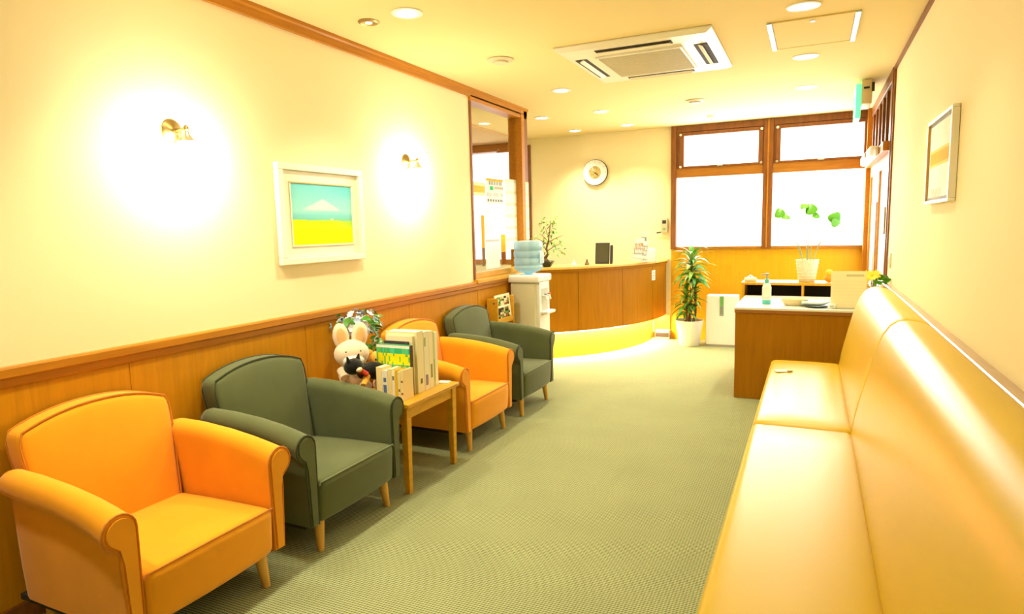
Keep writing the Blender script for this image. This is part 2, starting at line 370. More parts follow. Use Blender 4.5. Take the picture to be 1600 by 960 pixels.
# ================================================================ ARMCHAIRS
def arm_profile(top, r, flare, x, side, infl=0, neck=.322):
    zc = top-r; yc = .262+r; pts = [(.266-infl, .135), (.264-infl, .22), (.262-infl, zc-.03)]
    for i in range(0, 13):
        a = PI - i*(PI+.95)/12; pts.append((yc+math.cos(a)*(r+infl), zc+math.sin(a)*(r+infl)))
    pts += [(neck+infl, zc-r*1.18), (neck+.001+infl, zc-r*1.9), (neck-.006+infl, .24), (neck-.012+infl, .135)]
    return [(x, side*p[0], p[1]) for p in pts]
def armchair(label, fab, pip, grp):
    t = thing('armchair', label, 'armchair', group=grp)
    # seat: thick cushion whose front runs down to the legs
    def sw(p):
        u = p.y/.262; v = (p.x-.17)/(.68-.17)
        z = p.z
        if z > .25: z += .024*(1-u*u)*math.sin(PI*min(max(v, 0), 1)) + .008*v*(1-u*u) - .012*(1-v)
        x = p.x
        if x > .5: x += .014*(1-u*u) + .012*((p.z-.13)/.19)
        return Vector((x, p.y, z))
    seat = MB().rbox(.17, .668, -.262, .262, .13, .318, .032, n=8, warp=sw).build('seat', fab, t, smooth=True)
    pts = []
    for i in range(17):
        u = -1+i/8; pts.append((.6715+.014*(1-u*u), u*.256, .312+.009*(1-u*u)))
    MB().tube([(.672, -.2615, .30)]+pts+[(.672, .2615, .30)], .0038, 6).build('piping', ORANGEP if fab is ORANGE else mat('pale green piping', (.16, .20, .09), .7), seat, smooth=True)
    # backrest: crowned, leaning, with boxing
    def half(v): return .232+.046*min(v/.85, 1)
    def top(u): return .695+.058*(1-abs(u)**2.2)
    def bw(p):
        v = (p.z-.2)/.5; u = p.y/.28; fx = (p.x-0)/.11
        z = .2+v*(top(u)-.2); y = u*half(max(v, 0)); lean = .215-.10*v
        x = lean-.105*(1-fx)*(1-.10*v) + (.022*(1-u*u)*math.sin(PI*min(max(v, .0), 1)) if fx > .5 else 0)
        if fx < .3: x = max(x, .035+.05*(1-v)*0)
        return Vector((x, y, z))
    back = MB().rbox(0, .11, -.28, .28, .2, .70, .026, n=8, warp=bw).build('backrest', fab, t, smooth=True)
    for fx, nm in ((.104, 'piping'), (.012, 'piping')):
        pts = []
        for i in range(9): pts.append(bw(Vector((fx, -.279, .30+.36*i/8))))
        for i in range(21):
            u = -.95+1.9*i/20; pts.append(bw(Vector((fx, .28*u, .699))))
        for i in range(8, -1, -1): pts.append(bw(Vector((fx, .279, .30+.36*i/8))))
        MB().tube(pts, .0036, 6).build(nm, pip, back, smooth=True)
    for s in (-1, 1):
        secs = []
        for x, tp, r, nk in ((.085, .555, .020, .292), (.088, .572, .034, .30), (.10, .585, .042, .31), (.13, .592, .046, .32), (.25, .590, .048, .322), (.40, .578, .048, .322), (.52, .561, .049, .322), (.60, .545, .051, .323), (.64, .535, .053, .324), (.662, .530, .054, .325)):
            secs.append(arm_profile(tp, r, 0, x, s, neck=nk))
        arm = MB().loft(secs).build('arm', fab, t, smooth=True)
        MB().tube(arm_profile(.532, .055, 0, .662, s, infl=-.001, neck=.325), .0038, 6).build('piping', pip, arm, smooth=True)
        inner = [(.660, s*(.262+.054+(p[1]*s-.316)*.80), .476+(p[2]-.476)*.80) if p[2] > .40 else (.660, s*(.293+(p[1]*s-.293)*.62), p[2]+.004) for p in arm_profile(.530, .054, 0, .662, s, neck=.325)]
        inner2 = [(.670, a[1], a[2]) for a in inner]
        MB().loft([inner, inner2]).build('front_facing', fab, arm, smooth=True)
    B(.06, .62, -.30, .30, .115, .136).build('underframe', DARK, t)
    for sx, sy in ((.635, -1), (.635, 1), (.10, -1), (.10, 1)):
        fo = 1 if sx > .3 else -1; y = sy*.225
        MB().tube([(sx-.012*fo, y, .135), (sx, y+sy*.012, .0)], [.024, .014], 10).build('leg', WOODL, t, smooth=True)
    return t
CG = 'armchairs along the left wall'
ch_o = armchair('orange armchair nearest the camera at the left end of the row', ORANGE, ORANGEP, CG)
ch_o.location = (0, 1.455, 0)
ch_g = armchair('green armchair between the nearest orange armchair and the book table', GREEN, GREENP, CG)
ch_g.location = (0, 2.232, 0)
c = copy_tree(ch_o); c.location = (0, 3.555, 0); c['label'] = 'orange armchair just past the small table of books'
c = copy_tree(ch_g); c.location = (0, 4.335, 0); c['label'] = 'farthest green armchair, beside the magazine rack and water cooler'

# ================================================================ BENCH SOFA
sf = thing('bench_sofa', 'long mustard yellow vinyl bench with high rounded back along the right wall', 'bench', (0, 0, 0))
PROF = [(2.668, .33), (2.679, .404), (2.690, .48), (2.706, .56), (2.724, .64), (2.742, .72), (2.762, .79), (2.786, .855), (2.812, .895), (2.84, .915), (2.872, .922), (2.905, .919), (2.935, .910), (2.960, .897), (2.972, .88), (2.974, .84), (2.974, .30), (2.80, .30)]
def back_secs(y0, y1):
    cx = sum(p[0] for p in PROF)/len(PROF); cz = .62
    def ins(d, y):
        out = []
        for x, z in PROF:
            v = Vector((cx-x, cz-z)); l = v.length; v = v/l*d; out.append((x+v.x*.6 if x > 2.95 else x+v.x, y, z+v.y))
        return out
    e = ((.022, 0), (.013, .002), (.006, .008), (.002, .018), (0, .035))
    return [ins(d, y0+t) for d, t in e] + [ins(0, y0+(y1-y0)*k/10) for k in range(1, 10)] + [ins(d, y1-t) for d, t in reversed(e)]
ys = [(-1.3, .02), (.024, 3.150), (3.154, 4.69)]
for a, b in ys:
    MB().loft(back_secs(a, b)).build('back_cushion', LEATH, sf, smooth=True)
    def sw2(p, a=a, b=b):
        u = (p.x-2.475)/.21; v = (p.y-(a+b)/2)/((b-a)/2)
        return Vector((p.x, p.y, p.z+(.012*(1-u*u)*(1-v**8) if p.z > .38 else 0)))
    MB().rbox(2.263, 2.690, a, b, .28, .408, .032, n=9, warp=sw2).build('seat_cushion', LEATH, sf, smooth=True)
B(2.29, 2.95, -1.29, 4.67, .07, .285).build('base', LEATH, sf, bevel=.01)
B(2.33, 2.95, -1.29, 4.64, 0, .07).build('plinth', DARK, sf)
nt_ = thing('paper_card', 'small pale paper slip lying on the far end of the yellow bench seat', 'slip', (2.355, 4.27, .4185), .3)
B(-.045, .045, -.03, .03, 0, .005).build('card', PAPER, nt_, bevel=.001)
B(.02, .05, -.035, -.01, .005, .012).build('clip', BRASS, nt_, bevel=.002)

# ================================================================ SIDE TABLE, BOOKS AND TOYS
tb = thing('side_table', 'honey wood side table carrying books and toys between green and orange armchairs', 'table', (0, 0, 0))
B(.04, .69, 2.605, 3.125, .456, .48).build('tabletop', WOODT, tb, bevel=.006)
B(.07, .655, 2.625, 2.645, .395, .456).build('apron', WOODT, tb); B(.07, .655, 3.085, 3.105, .395, .456).build('apron', WOODT, tb)
B(.645, .662, 2.645, 3.085, .395, .456).build('apron', WOODT, tb); B(.065, .08, 2.645, 3.085, .395, .456).build('apron', WOODT, tb)
for lx, ly in ((.650, 2.640), (.650, 3.095), (.08, 2.640), (.08, 3.095)):
    MB().loft([[(lx-h, ly-h, z), (lx+h, ly-h, z), (lx+h, ly+h, z), (lx-h, ly+h, z)] for h, z in ((.014, 0), (.021, .456))]).build('leg', WOODT, tb, bevel=.002)
def book(label, x0, x1, y0, y1, z1, col, spine='x', grp=None, name='book', marks=(), rough=.5, lean=0):
    """spine 'x': spine faces +x ; '-y': spine faces -y"""
    c_ = mat('cover '+label[:40], srgb(*col), rough)
    z0 = .4805; t = .002
    b = thing(name, label, 'book', ((x0+x1)/2, (y0+y1)/2, z0), lean, grp)
    X, Y, Z = (x1-x0)/2, (y1-y0)/2, z1-z0
    cb = MB()
    if spine == 'x':
        cb.box(-X, X, -Y, -Y+t, 0, Z).box(-X, X, Y-t, Y, 0, Z).box(X-t, X, -Y+t, Y-t, 0, Z); B(-X+.003, X-t, -Y+t, Y-t, .003, Z-.004).build('pages', PAPER, b)
    else:
        cb.box(-X, -X+t, -Y, Y, 0, Z).box(X-t, X, -Y, Y, 0, Z).box(-X+t, X-t, -Y, -Y+t, 0, Z); B(-X+t, X-t, -Y+t, Y-.003, .003, Z-.004).build('pages', PAPER, b)
    cb.build('cover', c_, b)
    for (f0, f1, g0, g1, mc) in marks:
        mm_ = mat('mark %d %d %d' % mc, srgb(*mc), .5)
        if spine == 'x': B(X, X+.0006, -Y+2*Y*g0, -Y+2*Y*g1, Z*f0, Z*f1).build('spine_label', mm_, b)
        else: B(-X+2*X*g0, -X+2*X*g1, -Y-.0006, -Y, Z*f0, Z*f1).build('spine_label', mm_, b)
    return b
BG = 'small books in front on the side table'
sm = [(.036, (246, 230, 175), .165, 'small cream book at the left end of the front row', ()),
      (.034, (240, 238, 228), .150, 'small white book with blue print in the front row', ((.12, .5, .2, .8, (90, 120, 170)), (.6, .75, .25, .75, (90, 120, 170)))),
      (.026, (240, 222, 165), .160, 'small beige book beside the white one with blue print', ()),
      (.018, (246, 242, 225), .148, 'thin white book in the middle of the front row', ((.7, .85, .2, .8, (120, 120, 90)),)),
      (.016, (235, 190, 40), .156, 'thin golden yellow book in the front row', ()),
      (.018, (240, 226, 170), .150, 'thin pale book next to the golden yellow one', ((.3, .4, .2, .8, (150, 120, 60)),)),
      (.016, (244, 224, 170), .158, 'thin orange brown book at the right end of the front row', ((.2, .26, .1, .9, (150, 80, 30)), (.6, .66, .1, .9, (150, 80, 30))))]
x = .462
for w_, c_, h_, lb, mk in sm:
    book(lb, x, x+w_-.001, 2.66, 2.752, .4805+h_, c_, '-y', BG, 'small_book', mk); x += w_+.0005
# large picture book with green and yellow cover, dark spine
pb = thing('picture_book', 'large green and yellow covered book standing behind the small books', 'book', (.505, 2.768, .4805))
B(-.105, .105, -.009, .009, 0, .262).build('pages', PAPER, pb)
B(-.107, .107, -.0125, -.009, 0, .268).box(-.107, .107, .009, .0125, 0, .268).build('cover', mat('teal cover', srgb(70, 165, 120), .4), pb)
B(.105, .109, -.0125, .0125, 0, .268).build('spine', mat('dark brown spine', srgb(80, 45, 30), .5), pb)
def coverfn(u, v):
    r = random.Random(int(u*22)*31+int(v*12)*7)
    if v < .05: return (245, 245, 240)
    if .16 < v < .40: return (240, 225, 20) if r.random() > .2 else (110, 190, 70)
    if v < .16 or v < .52: return r.choice([(60, 180, 130), (80, 200, 160), (110, 190, 80)])
    return (236, 222, 150)
printed('cover_print', (-.105, -.0131, .266), (.21, 0, 0), (0, 0, -.264), 22, 18, coverfn, pb)
def folder(label, x0, x1, y0, y1, z1, col, marks=(), nm='file_folder'): return book(label, x0, x1, y0, y1, z1, col, 'x', 'tall files on the side table', nm, marks)
folder('dark grey folder sticking up just behind the green and yellow book', .43, .58, 2.783, 2.797, .762, (60, 55, 65))
folder('white file behind the dark grey folder, its top corner showing', .43, .60, 2.799, 2.815, .790, (240, 232, 200))
folder('widest cream file of the tall row, nearest the picture book', .42, .615, 2.817, 2.880, .812, (244, 236, 196), ((.14, .22, .4, .7, (110, 120, 70)), (.32, .6, .15, .85, (246, 236, 200))))
folder('tall white file with purple grey print at its foot', .42, .616, 2.882, 2.930, .802, (240, 238, 214), ((.08, .26, .2, .7, (140, 130, 160)), (.75, .9, .1, .4, (150, 180, 110))))
folder('tall cream file with a dark olive strip on its spine', .41, .616, 2.932, 2.972, .797, (246, 238, 200), ((.18, .42, .3, .75, (150, 155, 90)),))
folder('thin pale green file near the far end of the tall row', .42, .615, 2.974, 2.994, .790, (206, 214, 150), ((.1, .5, .3, .7, (170, 185, 110)),))
folder('slim white file at the far end of the tall row', .42, .614, 2.996, 3.022, .782, (246, 244, 228))
sp_ = thing('paper_slip', 'small white paper lying at the far front corner of the book table', 'paper', (.62, 3.075, .4805), .2); B(-.03, .03, -.025, .025, 0, .006).build('sheet', PAPER, sp_)

# plush toys
PLW = mat('cream plush', srgb(250, 226, 204), .95, .1, sheen=.6, bump=.4, bscale=260)
PLP = mat('peach plush', srgb(245, 200, 140), .95, .1, sheen=.6, bump=.4, bscale=260)
PLK = mat('black plush', (.012, .012, .012), .9, .15, sheen=.3, bump=.4, bscale=260)
PLR = mat('red cloth', srgb(200, 60, 30), .8)
PLY = mat('yellow orange plush', srgb(240, 180, 70), .95, .1, sheen=.5, bump=.4, bscale=260)
rb = thing('plush_rabbit', 'large cream plush rabbit with long ears on the table beside the wall', 'toy', (.22, 2.765, .4805), -.75)
MB().ell((0, 0, .085), (.075, .075, .088)).build('body', PLW, rb, smooth=True)
hd = MB().ell((.02, 0, .205), (.083, .095, .078), 18, 11).build('head', PLW, rb, smooth=True)
MB().ell((.080, 0, .175), (.042, .058, .040)).build('muzzle', WHITE, hd, smooth=True)
MB().ell((.118, 0, .195), (.008, .011, .007)).build('nose', PLP, hd, smooth=True)
for s in (-1, 1):
    er = MB().ell((0, 0, 0), (.028, .044, .075)).xf(Matrix.Translation((-.0, s*.050, .300)) @ Matrix.Rotation(-s*.10, 4, 'X')).build('ear', PLW, rb, smooth=True)
    MB().ell((0, 0, 0), (.008, .026, .052)).xf(Matrix.Translation((.022, s*.050, .300)) @ Matrix.Rotation(-s*.10, 4, 'X')).build('ear_lining', PLP, er, smooth=True)
    MB().ell((.085, s*.035, .225), (.007, .009, .010)).build('eye', BLACK, hd, smooth=True)
    MB().tube([(.04, s*.06, .125), (.085, s*.05, .09)], [.028, .024], 10).build('arm', PLW, rb, smooth=True)
    MB().tube([(.03, s*.05, .032), (.10, s*.062, .030)], [.03, .028], 10).build('foot', PLW, rb, smooth=True)
kt = thing('plush_cat', 'black plush cat with a red scarf lying across in front of the cream rabbit', 'toy', (.44, 2.60, .5345), 0)
def lying():
    m = MB(); m.tube([(-.05, .0, .045), (-.02, .05, .052), (.02, .10, .045), (.05, .145, .03)], [.030, .045, .046, .028], 12); return m
kt.location = (.37, 2.680, .560)
kt.scale = (1.12, 1.12, 1.12)
MB().tube([(.0, -.035, .045), (.02, .02, .048), (.035, .075, .035), (.045, .12, .012)], [.026, .042, .044, .022], 12).build('body', PLK, kt, smooth=True)
hd = MB().ell((.0, -.075, .085), (.042, .050, .038)).build('head', PLK, kt, smooth=True)
for s in (-1, 1): MB().tube([(.0, -.075+s*.03, .108), (.0, -.075+s*.042, .138)], [.014, .003], 8).build('ear', PLK, hd, smooth=True)
MB().ell((.036, -.082, .075), (.014, .018, .012)).build('muzzle', PLW, hd, smooth=True)
MB().tube([(.022, -.05, .062), (.045, -.04, .045), (.035, -.02, .035), (0, -.03, .05)], .013, 8).build('scarf', PLR, kt, smooth=True)
MB().tube([(.03, -.02, .03), (.05, -.075, .0)], [.018, .013], 8).build('paw', PLY, kt, smooth=True)
MB().tube([(.03, .06, .03), (.075, .045, -.01)], [.018, .013], 8).build('paw', PLK, kt, smooth=True)
MB().tube([(.045, .12, .02), (.06, .15, .02), (.085, .155, .035)], [.013, .011, .008], 8).build('tail', PLK, kt, smooth=True)
bk = thing('plush_bear', 'small yellow orange plush bear between the cream rabbit and the books', 'toy', (.30, 2.89, .4805), -.7)
bk.scale = (1.2, 1.2, 1.2)
MB().ell((0, 0, .045), (.042, .045, .047)).build('body', PLY, bk, smooth=True)
hd = MB().ell((.0, 0, .125), (.042, .046, .040)).build('head', PLY, bk, smooth=True)
for s in (-1, 1):
    MB().ell((0, s*.034, .160), (.010, .015, .015)).build('ear', PLY, hd, smooth=True); MB().ell((.040, s*.016, .133), (.004, .004, .005)).build('eye', BLACK, hd, smooth=True)
    MB().tube([(.02, s*.04, .075), (.05, s*.045, .05)], [.016, .014], 8).build('arm', PLY, bk, smooth=True)
MB().ell((.04, 0, .115), (.014, .018, .012)).build('muzzle', PLW, hd, smooth=True)
ck = thing('plush_chick', 'tiny cream plush chick in front of the yellow orange bear', 'toy', (.375, 2.80, .4805), -.6)
MB().ell((0, 0, .038), (.034, .036, .038)).build('body', PLW, ck, smooth=True); MB().ell((.008, 0, .092), (.026, .028, .027)).build('head', PLW, ck, smooth=True)
MB().tube([(.03, 0, .092), (.045, 0, .088)], [.006, .001], 6).build('beak', PLY, ck, smooth=True)

# bouquet in a vase
def leaf_mb(L=.06, W=.02, bend=.3, n=5, fold=.15, tip=1.0):
    m = MB(); secs = []
    for i in range(n+1):
        t = i/n; w = W*math.sin(PI*min(.06+t*.94, 1)**(.8)) * (1 if t < .999 else .05)+.0006
        x_ = L*t*math.cos(bend*t); z_ = -L*t*math.sin(bend*t)*.9
        secs.append([(x_, -w, z_+w*fold), (x_, 0, z_), (x_, w, z_+w*fold), (x_, 0, z_+.0008)])
    return m.loft(secs)
def orient(o, loc, az, el, rollv=0, sc=1):
    o.matrix_local = Matrix.Translation(loc) @ Matrix.Rotation(az, 4, 'Z') @ Matrix.Rotation(-el, 4, 'Y') @ Matrix.Rotation(rollv, 4, 'X') @ Matrix.Scale(sc, 4)
def dup_mesh(o, parent):
    c_ = o.copy(); COL.objects.link(c_); c_.parent = parent; return c_
bq = thing('flower_bouquet', 'white and pale blue artificial flowers with green leaves in a vase by the wall', 'flowers', (.10, 2.955, .4805))
MB().lathe([(.035, 0), (.05, .02), (.055, .08), (.035, .15), (.042, .17), (.036, .168), (.03, .15)], n=20).build('vase', CERAM, bq, smooth=True)
PETW = mat('pale blue white petal', srgb(222, 228, 240), .7); PETC = mat('blue petal', srgb(170, 190, 225), .7)
def blossom_mb():
    m = MB()
    for k in range(6):
        q = leaf_mb(.026, .012, -.5, 3); q.xf(Matrix.Rotation(k*PI/3, 4, 'Z')); m.add(q.v, q.f)
    return m
b0 = blossom_mb().build('blossom', PETW, bq, smooth=True); l0 = leaf_mb(.07, .018, .6).build('leaf', LEAF, bq, smooth=True); b1 = blossom_mb().build('blossom', PETC, bq, smooth=True)
cen = Vector((.015, 0, .31))
for k in range(58):
    o = (b0 if k % 3 else b1) if k < 2 else dup_mesh(b0 if k % 3 else b1, bq)
    a = k*2.39996; zz = 1-1.5*(k+.5)/58; r_ = math.sqrt(max(0, 1-zz*zz))
    d = Vector((r_*math.cos(a), r_*math.sin(a), zz)); p = cen+Vector((d.x*.125, d.y*.15, d.z*.11))*rnd.uniform(.6, 1.12)
    if p.x < -.10: p.x = -.10
    o.matrix_local = Matrix.Translation(p) @ d.to_track_quat('Z', 'Y').to_matrix().to_4x4() @ Matrix.Scale(rnd.uniform(.75, 1.2), 4)
for k in range(110):
    o = l0 if k == 0 else dup_mesh(l0, bq)
    a = rnd.uniform(-2.2, 2.2); q_ = rnd.uniform(-.24, .09); p = cen+Vector((.09*math.cos(a), (.11 if q_ > -.1 else .07)*math.sin(a)+(.06 if q_ < -.1 else 0), q_))
    orient(o, p, a, rnd.uniform(-.9, .6), rnd.uniform(-1, 1), rnd.uniform(.6, 1.1))
for k in range(8):
    a = k*.8; MB().tube([(0, 0, .14), (.03*math.cos(a), .03*math.sin(a), .22), cen+Vector((.05*math.cos(a), .06*math.sin(a), .02))], .002, 5).build('stem', LEAF, bq)

# ================================================================ LEFT WALL: PICTURE AND SCONCES
pc = thing('framed_painting', 'white framed landscape painting with snowy mountain over a yellow field', 'picture', (.0, 2.838, 1.445))
def frame4(par, hw, hh, t, d0, d1, m, nm='frame_bar', ax=1):
    for a in ((-hw, hw, hh-t, hh), (-hw, hw, -hh, -hh+t), (-hw, -hw+t, -hh+t, hh-t), (hw-t, hw, -hh+t, hh-t)):
        B(d0, d1, a[0], a[1], a[2], a[3]).build(nm, m, par, bevel=.004)
IV = mat('ivory painted frame', (.90, .87, .72), .45)
frame4(pc, .338, .264, .036, .003, .036, IV)
B(.003, .0185, -.31, .31, -.226, .226).build('mat_board', mat('ivory mat board', (.88, .86, .74), .8), pc)
for a in ((-.25, .25, .164, .170), (-.25, .25, -.170, -.164), (-.25, -.244, -.164, .164), (.244, .25, -.164, .164)):
    B(.018, .024, *a).build('slip_bar', WOODL if a[2] > .15 else IV, pc)
def art(u, v):
    mixc = lambda a, b, t: tuple(a[i]+(b[i]-a[i])*max(0, min(1, t)) for i in range(3))
    hz = .59+.02*u
    if v < hz:
        c_ = mixc((120, 215, 232), (165, 228, 230), v/.55)
        c_ = mixc(c_, (95, 208, 228), (u-.45)*1.6*(1-v/.25)) if v < .25 else c_
        pk = .22+abs(u-.50)*(.62 if u > .5 else .55)
        m = max(0, min(1, (v-pk)/.05))*max(0, min(1, (.45-v)/.06))
        c_ = mixc(c_, (232, 242, 240), m*.85)
        if v > .44: c_ = mixc(c_, (125, 210, 222), (v-.44)/.08)
        if v > .53: c_ = mixc(c_, (130, 205, 190), (v-.53)/.05)
        if abs(u-.645) < .02 and v > .565: c_ = (240, 225, 180)
    elif v < .76: c_ = mixc((222, 242, 20), (175, 225, 70), (u-.60)/.3*(1-(v-.6)/.2))
    else: c_ = (252, 246, 0)
    return tuple(max(0, min(255, q)) for q in c_)
printed('canvas', (.0195, -.243, .163), (0, .486, 0), (0, 0, -.326), 130, 90, art, pc)
def sconce(y, z, label):
    s = thing('wall_sconce', label, 'lamp', (0, y, z), 0, 'small brass wall lamps')
    MB().lathe([(.050, 0), (.050, .006), (.040, .014), (.018, .020), (.012, .03)], n=24, axis='x').build('wall_plate', BRASS, s, smooth=True)
    MB().tube([(.02, 0, 0), (.06, 0, .004), (.088, 0, .004)], .006, 8).build('arm', BRASS, s, smooth=True)
    MB().ell((.09, 0, .004), (.013, .013, .015)).build('joint', BRASS, s, smooth=True)
    sh = MB().lathe([(.010, -.008), (.013, -.02), (.022, -.034), (.042, -.050), (.041, -.051), (.020, -.036), (.009, -.02)], c=(.092, 0, 0), n=24).build('lamp_shade', CHROME, s, smooth=True)
    MB().ell((.092, 0, -.048), (.014, .014, .014)).build('bulb', BULB, s, smooth=True)
    L = bpy.data.lights.new('sconce_glow', 'POINT'); L.energy = SCONCE_W; L.color = (1, .90, .68); L.shadow_soft_size = .07
    o = bpy.data.objects.new('sconce_glow', L); COL.objects.link(o); o.parent = s; o.location = (.125, 0, -.078)
sconce(1.942, 1.790, 'small brass wall lamp to the left of the painting, nearer the camera')
sconce(3.700, 1.805, 'small brass wall lamp to the right of the painting')

# ================================================================ RIGHT WALL FRAME
pr = thing('framed_notice', 'white framed notice with a gold band on the right wall', 'picture', (2.990, 3.43, 1.605))
PW = mat('white lacquer frame', (.88, .86, .80), .3)
for a in ((-.305, .305, .178, .192), (-.305, .305, -.192, -.178), (-.305, -.287, -.178, .178), (.287, .305, -.178, .178)):
    B(-.004, .024, *a).build('frame_bar', PW if a[0] < 0 else WOODL, pr, bevel=.003)
B(.008, .024, -.288, .288, -.179, .179).build('backing', PAPER, pr)
def notice(u, v):
    if .36 < v < .56 and .06 < u < .94: return (226, 184, 60) if .40 < v < .52 else (240, 214, 120)
    if v > .86 and .15 < u < .6 and int(u*60) % 3: return (190, 185, 170)
    if (v < .04 or v > .97 or u < .03 or u > .97): return (160, 165, 180)
    return (250, 250, 246)
printed('print_sheet', (.0072, .286, .177), (0, -.572, 0), (0, 0, -.354), 40, 28, notice, pr)
sw = thing('light_switch', 'cream light switch plate on the right wall near the entrance post', 'switch', (WX-.012, 5.36, 1.05))
MB().rbox(0, .012, -.035, .035, -.055, .055, .004).build('plate', CREAMP, sw, smooth=True); B(-.005, .001, -.014, .014, -.024, .024).build('rocker', WHITE, sw, bevel=.002)

# ================================================================ CEILING FITTINGS
DL = 'round recessed ceiling downlights'
def downlight(x, y, label, r=.066, pw=SPOT_W):
    t = thing('downlight', label, 'ceiling light', (x, y, H), 0, DL)
    MB().lathe([(r, -.0005), (r+.016, -.0005), (r+.016, -.004), (r+.006, -.008), (r, -.006)], n=28).build('trim_ring', WHITE, t, smooth=True)
    MB().lathe([(.001, -.001), (r, -.001), (r, -.005), (r*.5, -.008), (.001, -.009)], n=28).build('lens', LENS, t, smooth=True)
    L = bpy.data.lights.new('downlight_beam', 'SPOT'); L.energy = pw; L.color = WARM; L.spot_size = math.radians(104); L.spot_blend = .85; L.shadow_soft_size = .06
    o = bpy.data.objects.new('downlight_beam', L); COL.objects.link(o); o.parent = t; o.location = (0, 0, -.03)
    return t
for x, y, lb in ((.585, 2.90, 'large bright downlight above the left wall painting, nearest in view'),
                 (.608, 5.075, 'downlight in front of the interior window corner'),
                 (-.03, 6.21, 'leftmost downlight over the left end of the reception counter'),
                 (.60, 6.19, 'downlight left of the pale vents above the middle of the counter'),
                 (-.036, 7.23, 'farthest left downlight close to the clock wall'),
                 (.602, 7.157, 'downlight close to the wall on the right of the clock'),
                 (2.42, 3.80, 'downlight nearest the camera on the right, beside the ceiling hatch'),
                 (2.418, 4.93, 'right hand downlight just beyond the ceiling hatch'),
                 (2.413, 6.03, 'second right hand downlight beyond the ceiling hatch'),
                 (2.41, 7.06, 'right hand downlight closest to the windows'),
                 (.60, 1.75, 'unseen added downlight over the nearest orange armchair'), (.60, .6, 'unseen added downlight over the near left floor'),  # these and the next two are out of view, added as foreground fill
                 (2.42, 2.60, 'unseen added downlight over the bench'), (2.42, 1.2, 'unseen added downlight over the near end of the bench')):
    downlight(x, y, lb, pw=SPOT_W*(.35 if x > 2 and y < 3 else .7 if x > 2 else 1))
sd = thing('eyeball_downlight', 'small downlight with a dark ring beside the large one above the painting', 'ceiling light', (.329, 2.921, H))
MB().lathe([(.038, -.0005), (.056, -.0005), (.056, -.004), (.044, -.010), (.038, -.007)], n=24).build('trim_ring', BRASS, sd, smooth=True)
MB().lathe([(.001, -.001), (.038, -.001), (.034, -.006), (.001, -.008)], n=24).build('lens', LENS, sd, smooth=True)
for x, y, lb in ((.598, 3.964, 'round cream ceiling vent between two left downlights'), (1.499, 6.123, 'round pale ceiling vent between the air conditioner and the windows')):
    v = thing('ceiling_vent', lb, 'vent', (x, y, H), 0, 'round ceiling vents')
    VM = mat('cream vent', (.66, .57, .38), .6)
    MB().lathe([(.001, -.002), (.088, -.002), (.088, -.006), (.070, -.014), (.001, -.016)], n=28).build('plate', VM, v, smooth=True)
    MB().lathe([(.03, -.016), (.052, -.015), (.050, -.026), (.001, -.030)], n=24).build('valve', VM, v, smooth=True)
s = thing('smoke_detector', 'tiny white ceiling sensor in front of the left window bay', 'sensor', (1.514, 7.073, H))
MB().lathe([(.05, -.0005), (.05, -.012), (.03, -.03), (.001, -.034)], n=20).build('body', WHITE, s, smooth=True)
MB().lathe([(.014, -.034), (.012, -.042), (.001, -.044)], n=12).build('tip', CHROME, s, smooth=True)
# ceiling hatch
ht = thing('ceiling_hatch', 'rectangular ceiling access hatch with metal edges coloured by a painted window reflection', 'hatch', (2.462, 4.33, H))
B(-.205, .205, -.285, .285, -.006, -.001).build('panel', CEIL, ht)
for a in ((-.235, -.208, -.31, .31), (.208, .235, -.31, .31)): B(*a, -.010, -.0005).build('frame_bar', SILV, ht, bevel=.002)
for a in ((-.208, .208, -.31, -.288), (-.208, .208, .288, .31)): B(*a, -.008, -.0005).build('frame_bar', CEIL, ht, bevel=.002)
MB().lathe([(.012, -.006), (.012, -.012), (.001, -.012)], n=12).xf(Matrix.Translation((0, -.26, 0))).build('latch', CHROME, ht, smooth=True)
# air conditioner cassette
ac = thing('air_conditioner', 'white four way ceiling cassette air conditioner with square grille', 'air conditioner', (1.475, 4.395, H))
ACW = mat('off white air conditioner plastic', (.80, .77, .66), .4)
def ring(hx, hy, z): return [(-hx, -hy, z), (hx, -hy, z), (hx, hy, z), (-hx, hy, z)]
MB().loft([ring(.475, .515, -.0005), ring(.475, .515, -.012), ring(.44, .48, -.03), ring(.27, .30, -.034)]).build('panel', ACW, ac, bevel=.004)
gm = mat('olive tan grille plastic', (.60, .54, .36), .6)  # grille in a darker, more olive plastic than the panel
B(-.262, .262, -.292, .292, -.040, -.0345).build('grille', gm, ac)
gr = B(-.27, -.258, -.30, .30, -.046, -.034).box(.258, .27, -.30, .30, -.046, -.034).box(-.258, .258, -.30, -.288, -.046, -.034).box(-.258, .258, .288, .30, -.046, -.034).build('grille_frame', ACW, ac, bevel=.002)
for k in range(22):
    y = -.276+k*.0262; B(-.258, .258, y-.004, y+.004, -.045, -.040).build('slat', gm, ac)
for sx in (-1, 1):
    x0, x1 = sorted((sx*.335, sx*.415)); B(x0, x1, -.27, .27, -.0345, -.030).build('air_slot', DARK, ac, bevel=.002)
    sl = B(-.017, .017, -.26, .26, -.003, .003); o = sl.build('louvre', ACW, ac, bevel=.001); o.location = (sx*.372, 0, -.038); o.rotation_euler = (0, sx*.5, 0)
for sy in (-1, 1):
    y0, y1 = sorted((sy*.365, sy*.435)); B(-.235, .235, y0, y1, -.0345, -.030).build('air_slot', DARK, ac, bevel=.002)
    o = B(-.225, .225, -.015, .015, -.003, .003).build('louvre', ACW, ac, bevel=.001); o.location = (0, sy*.40, -.037); o.rotation_euler = (-sy*.5, 0, 0)
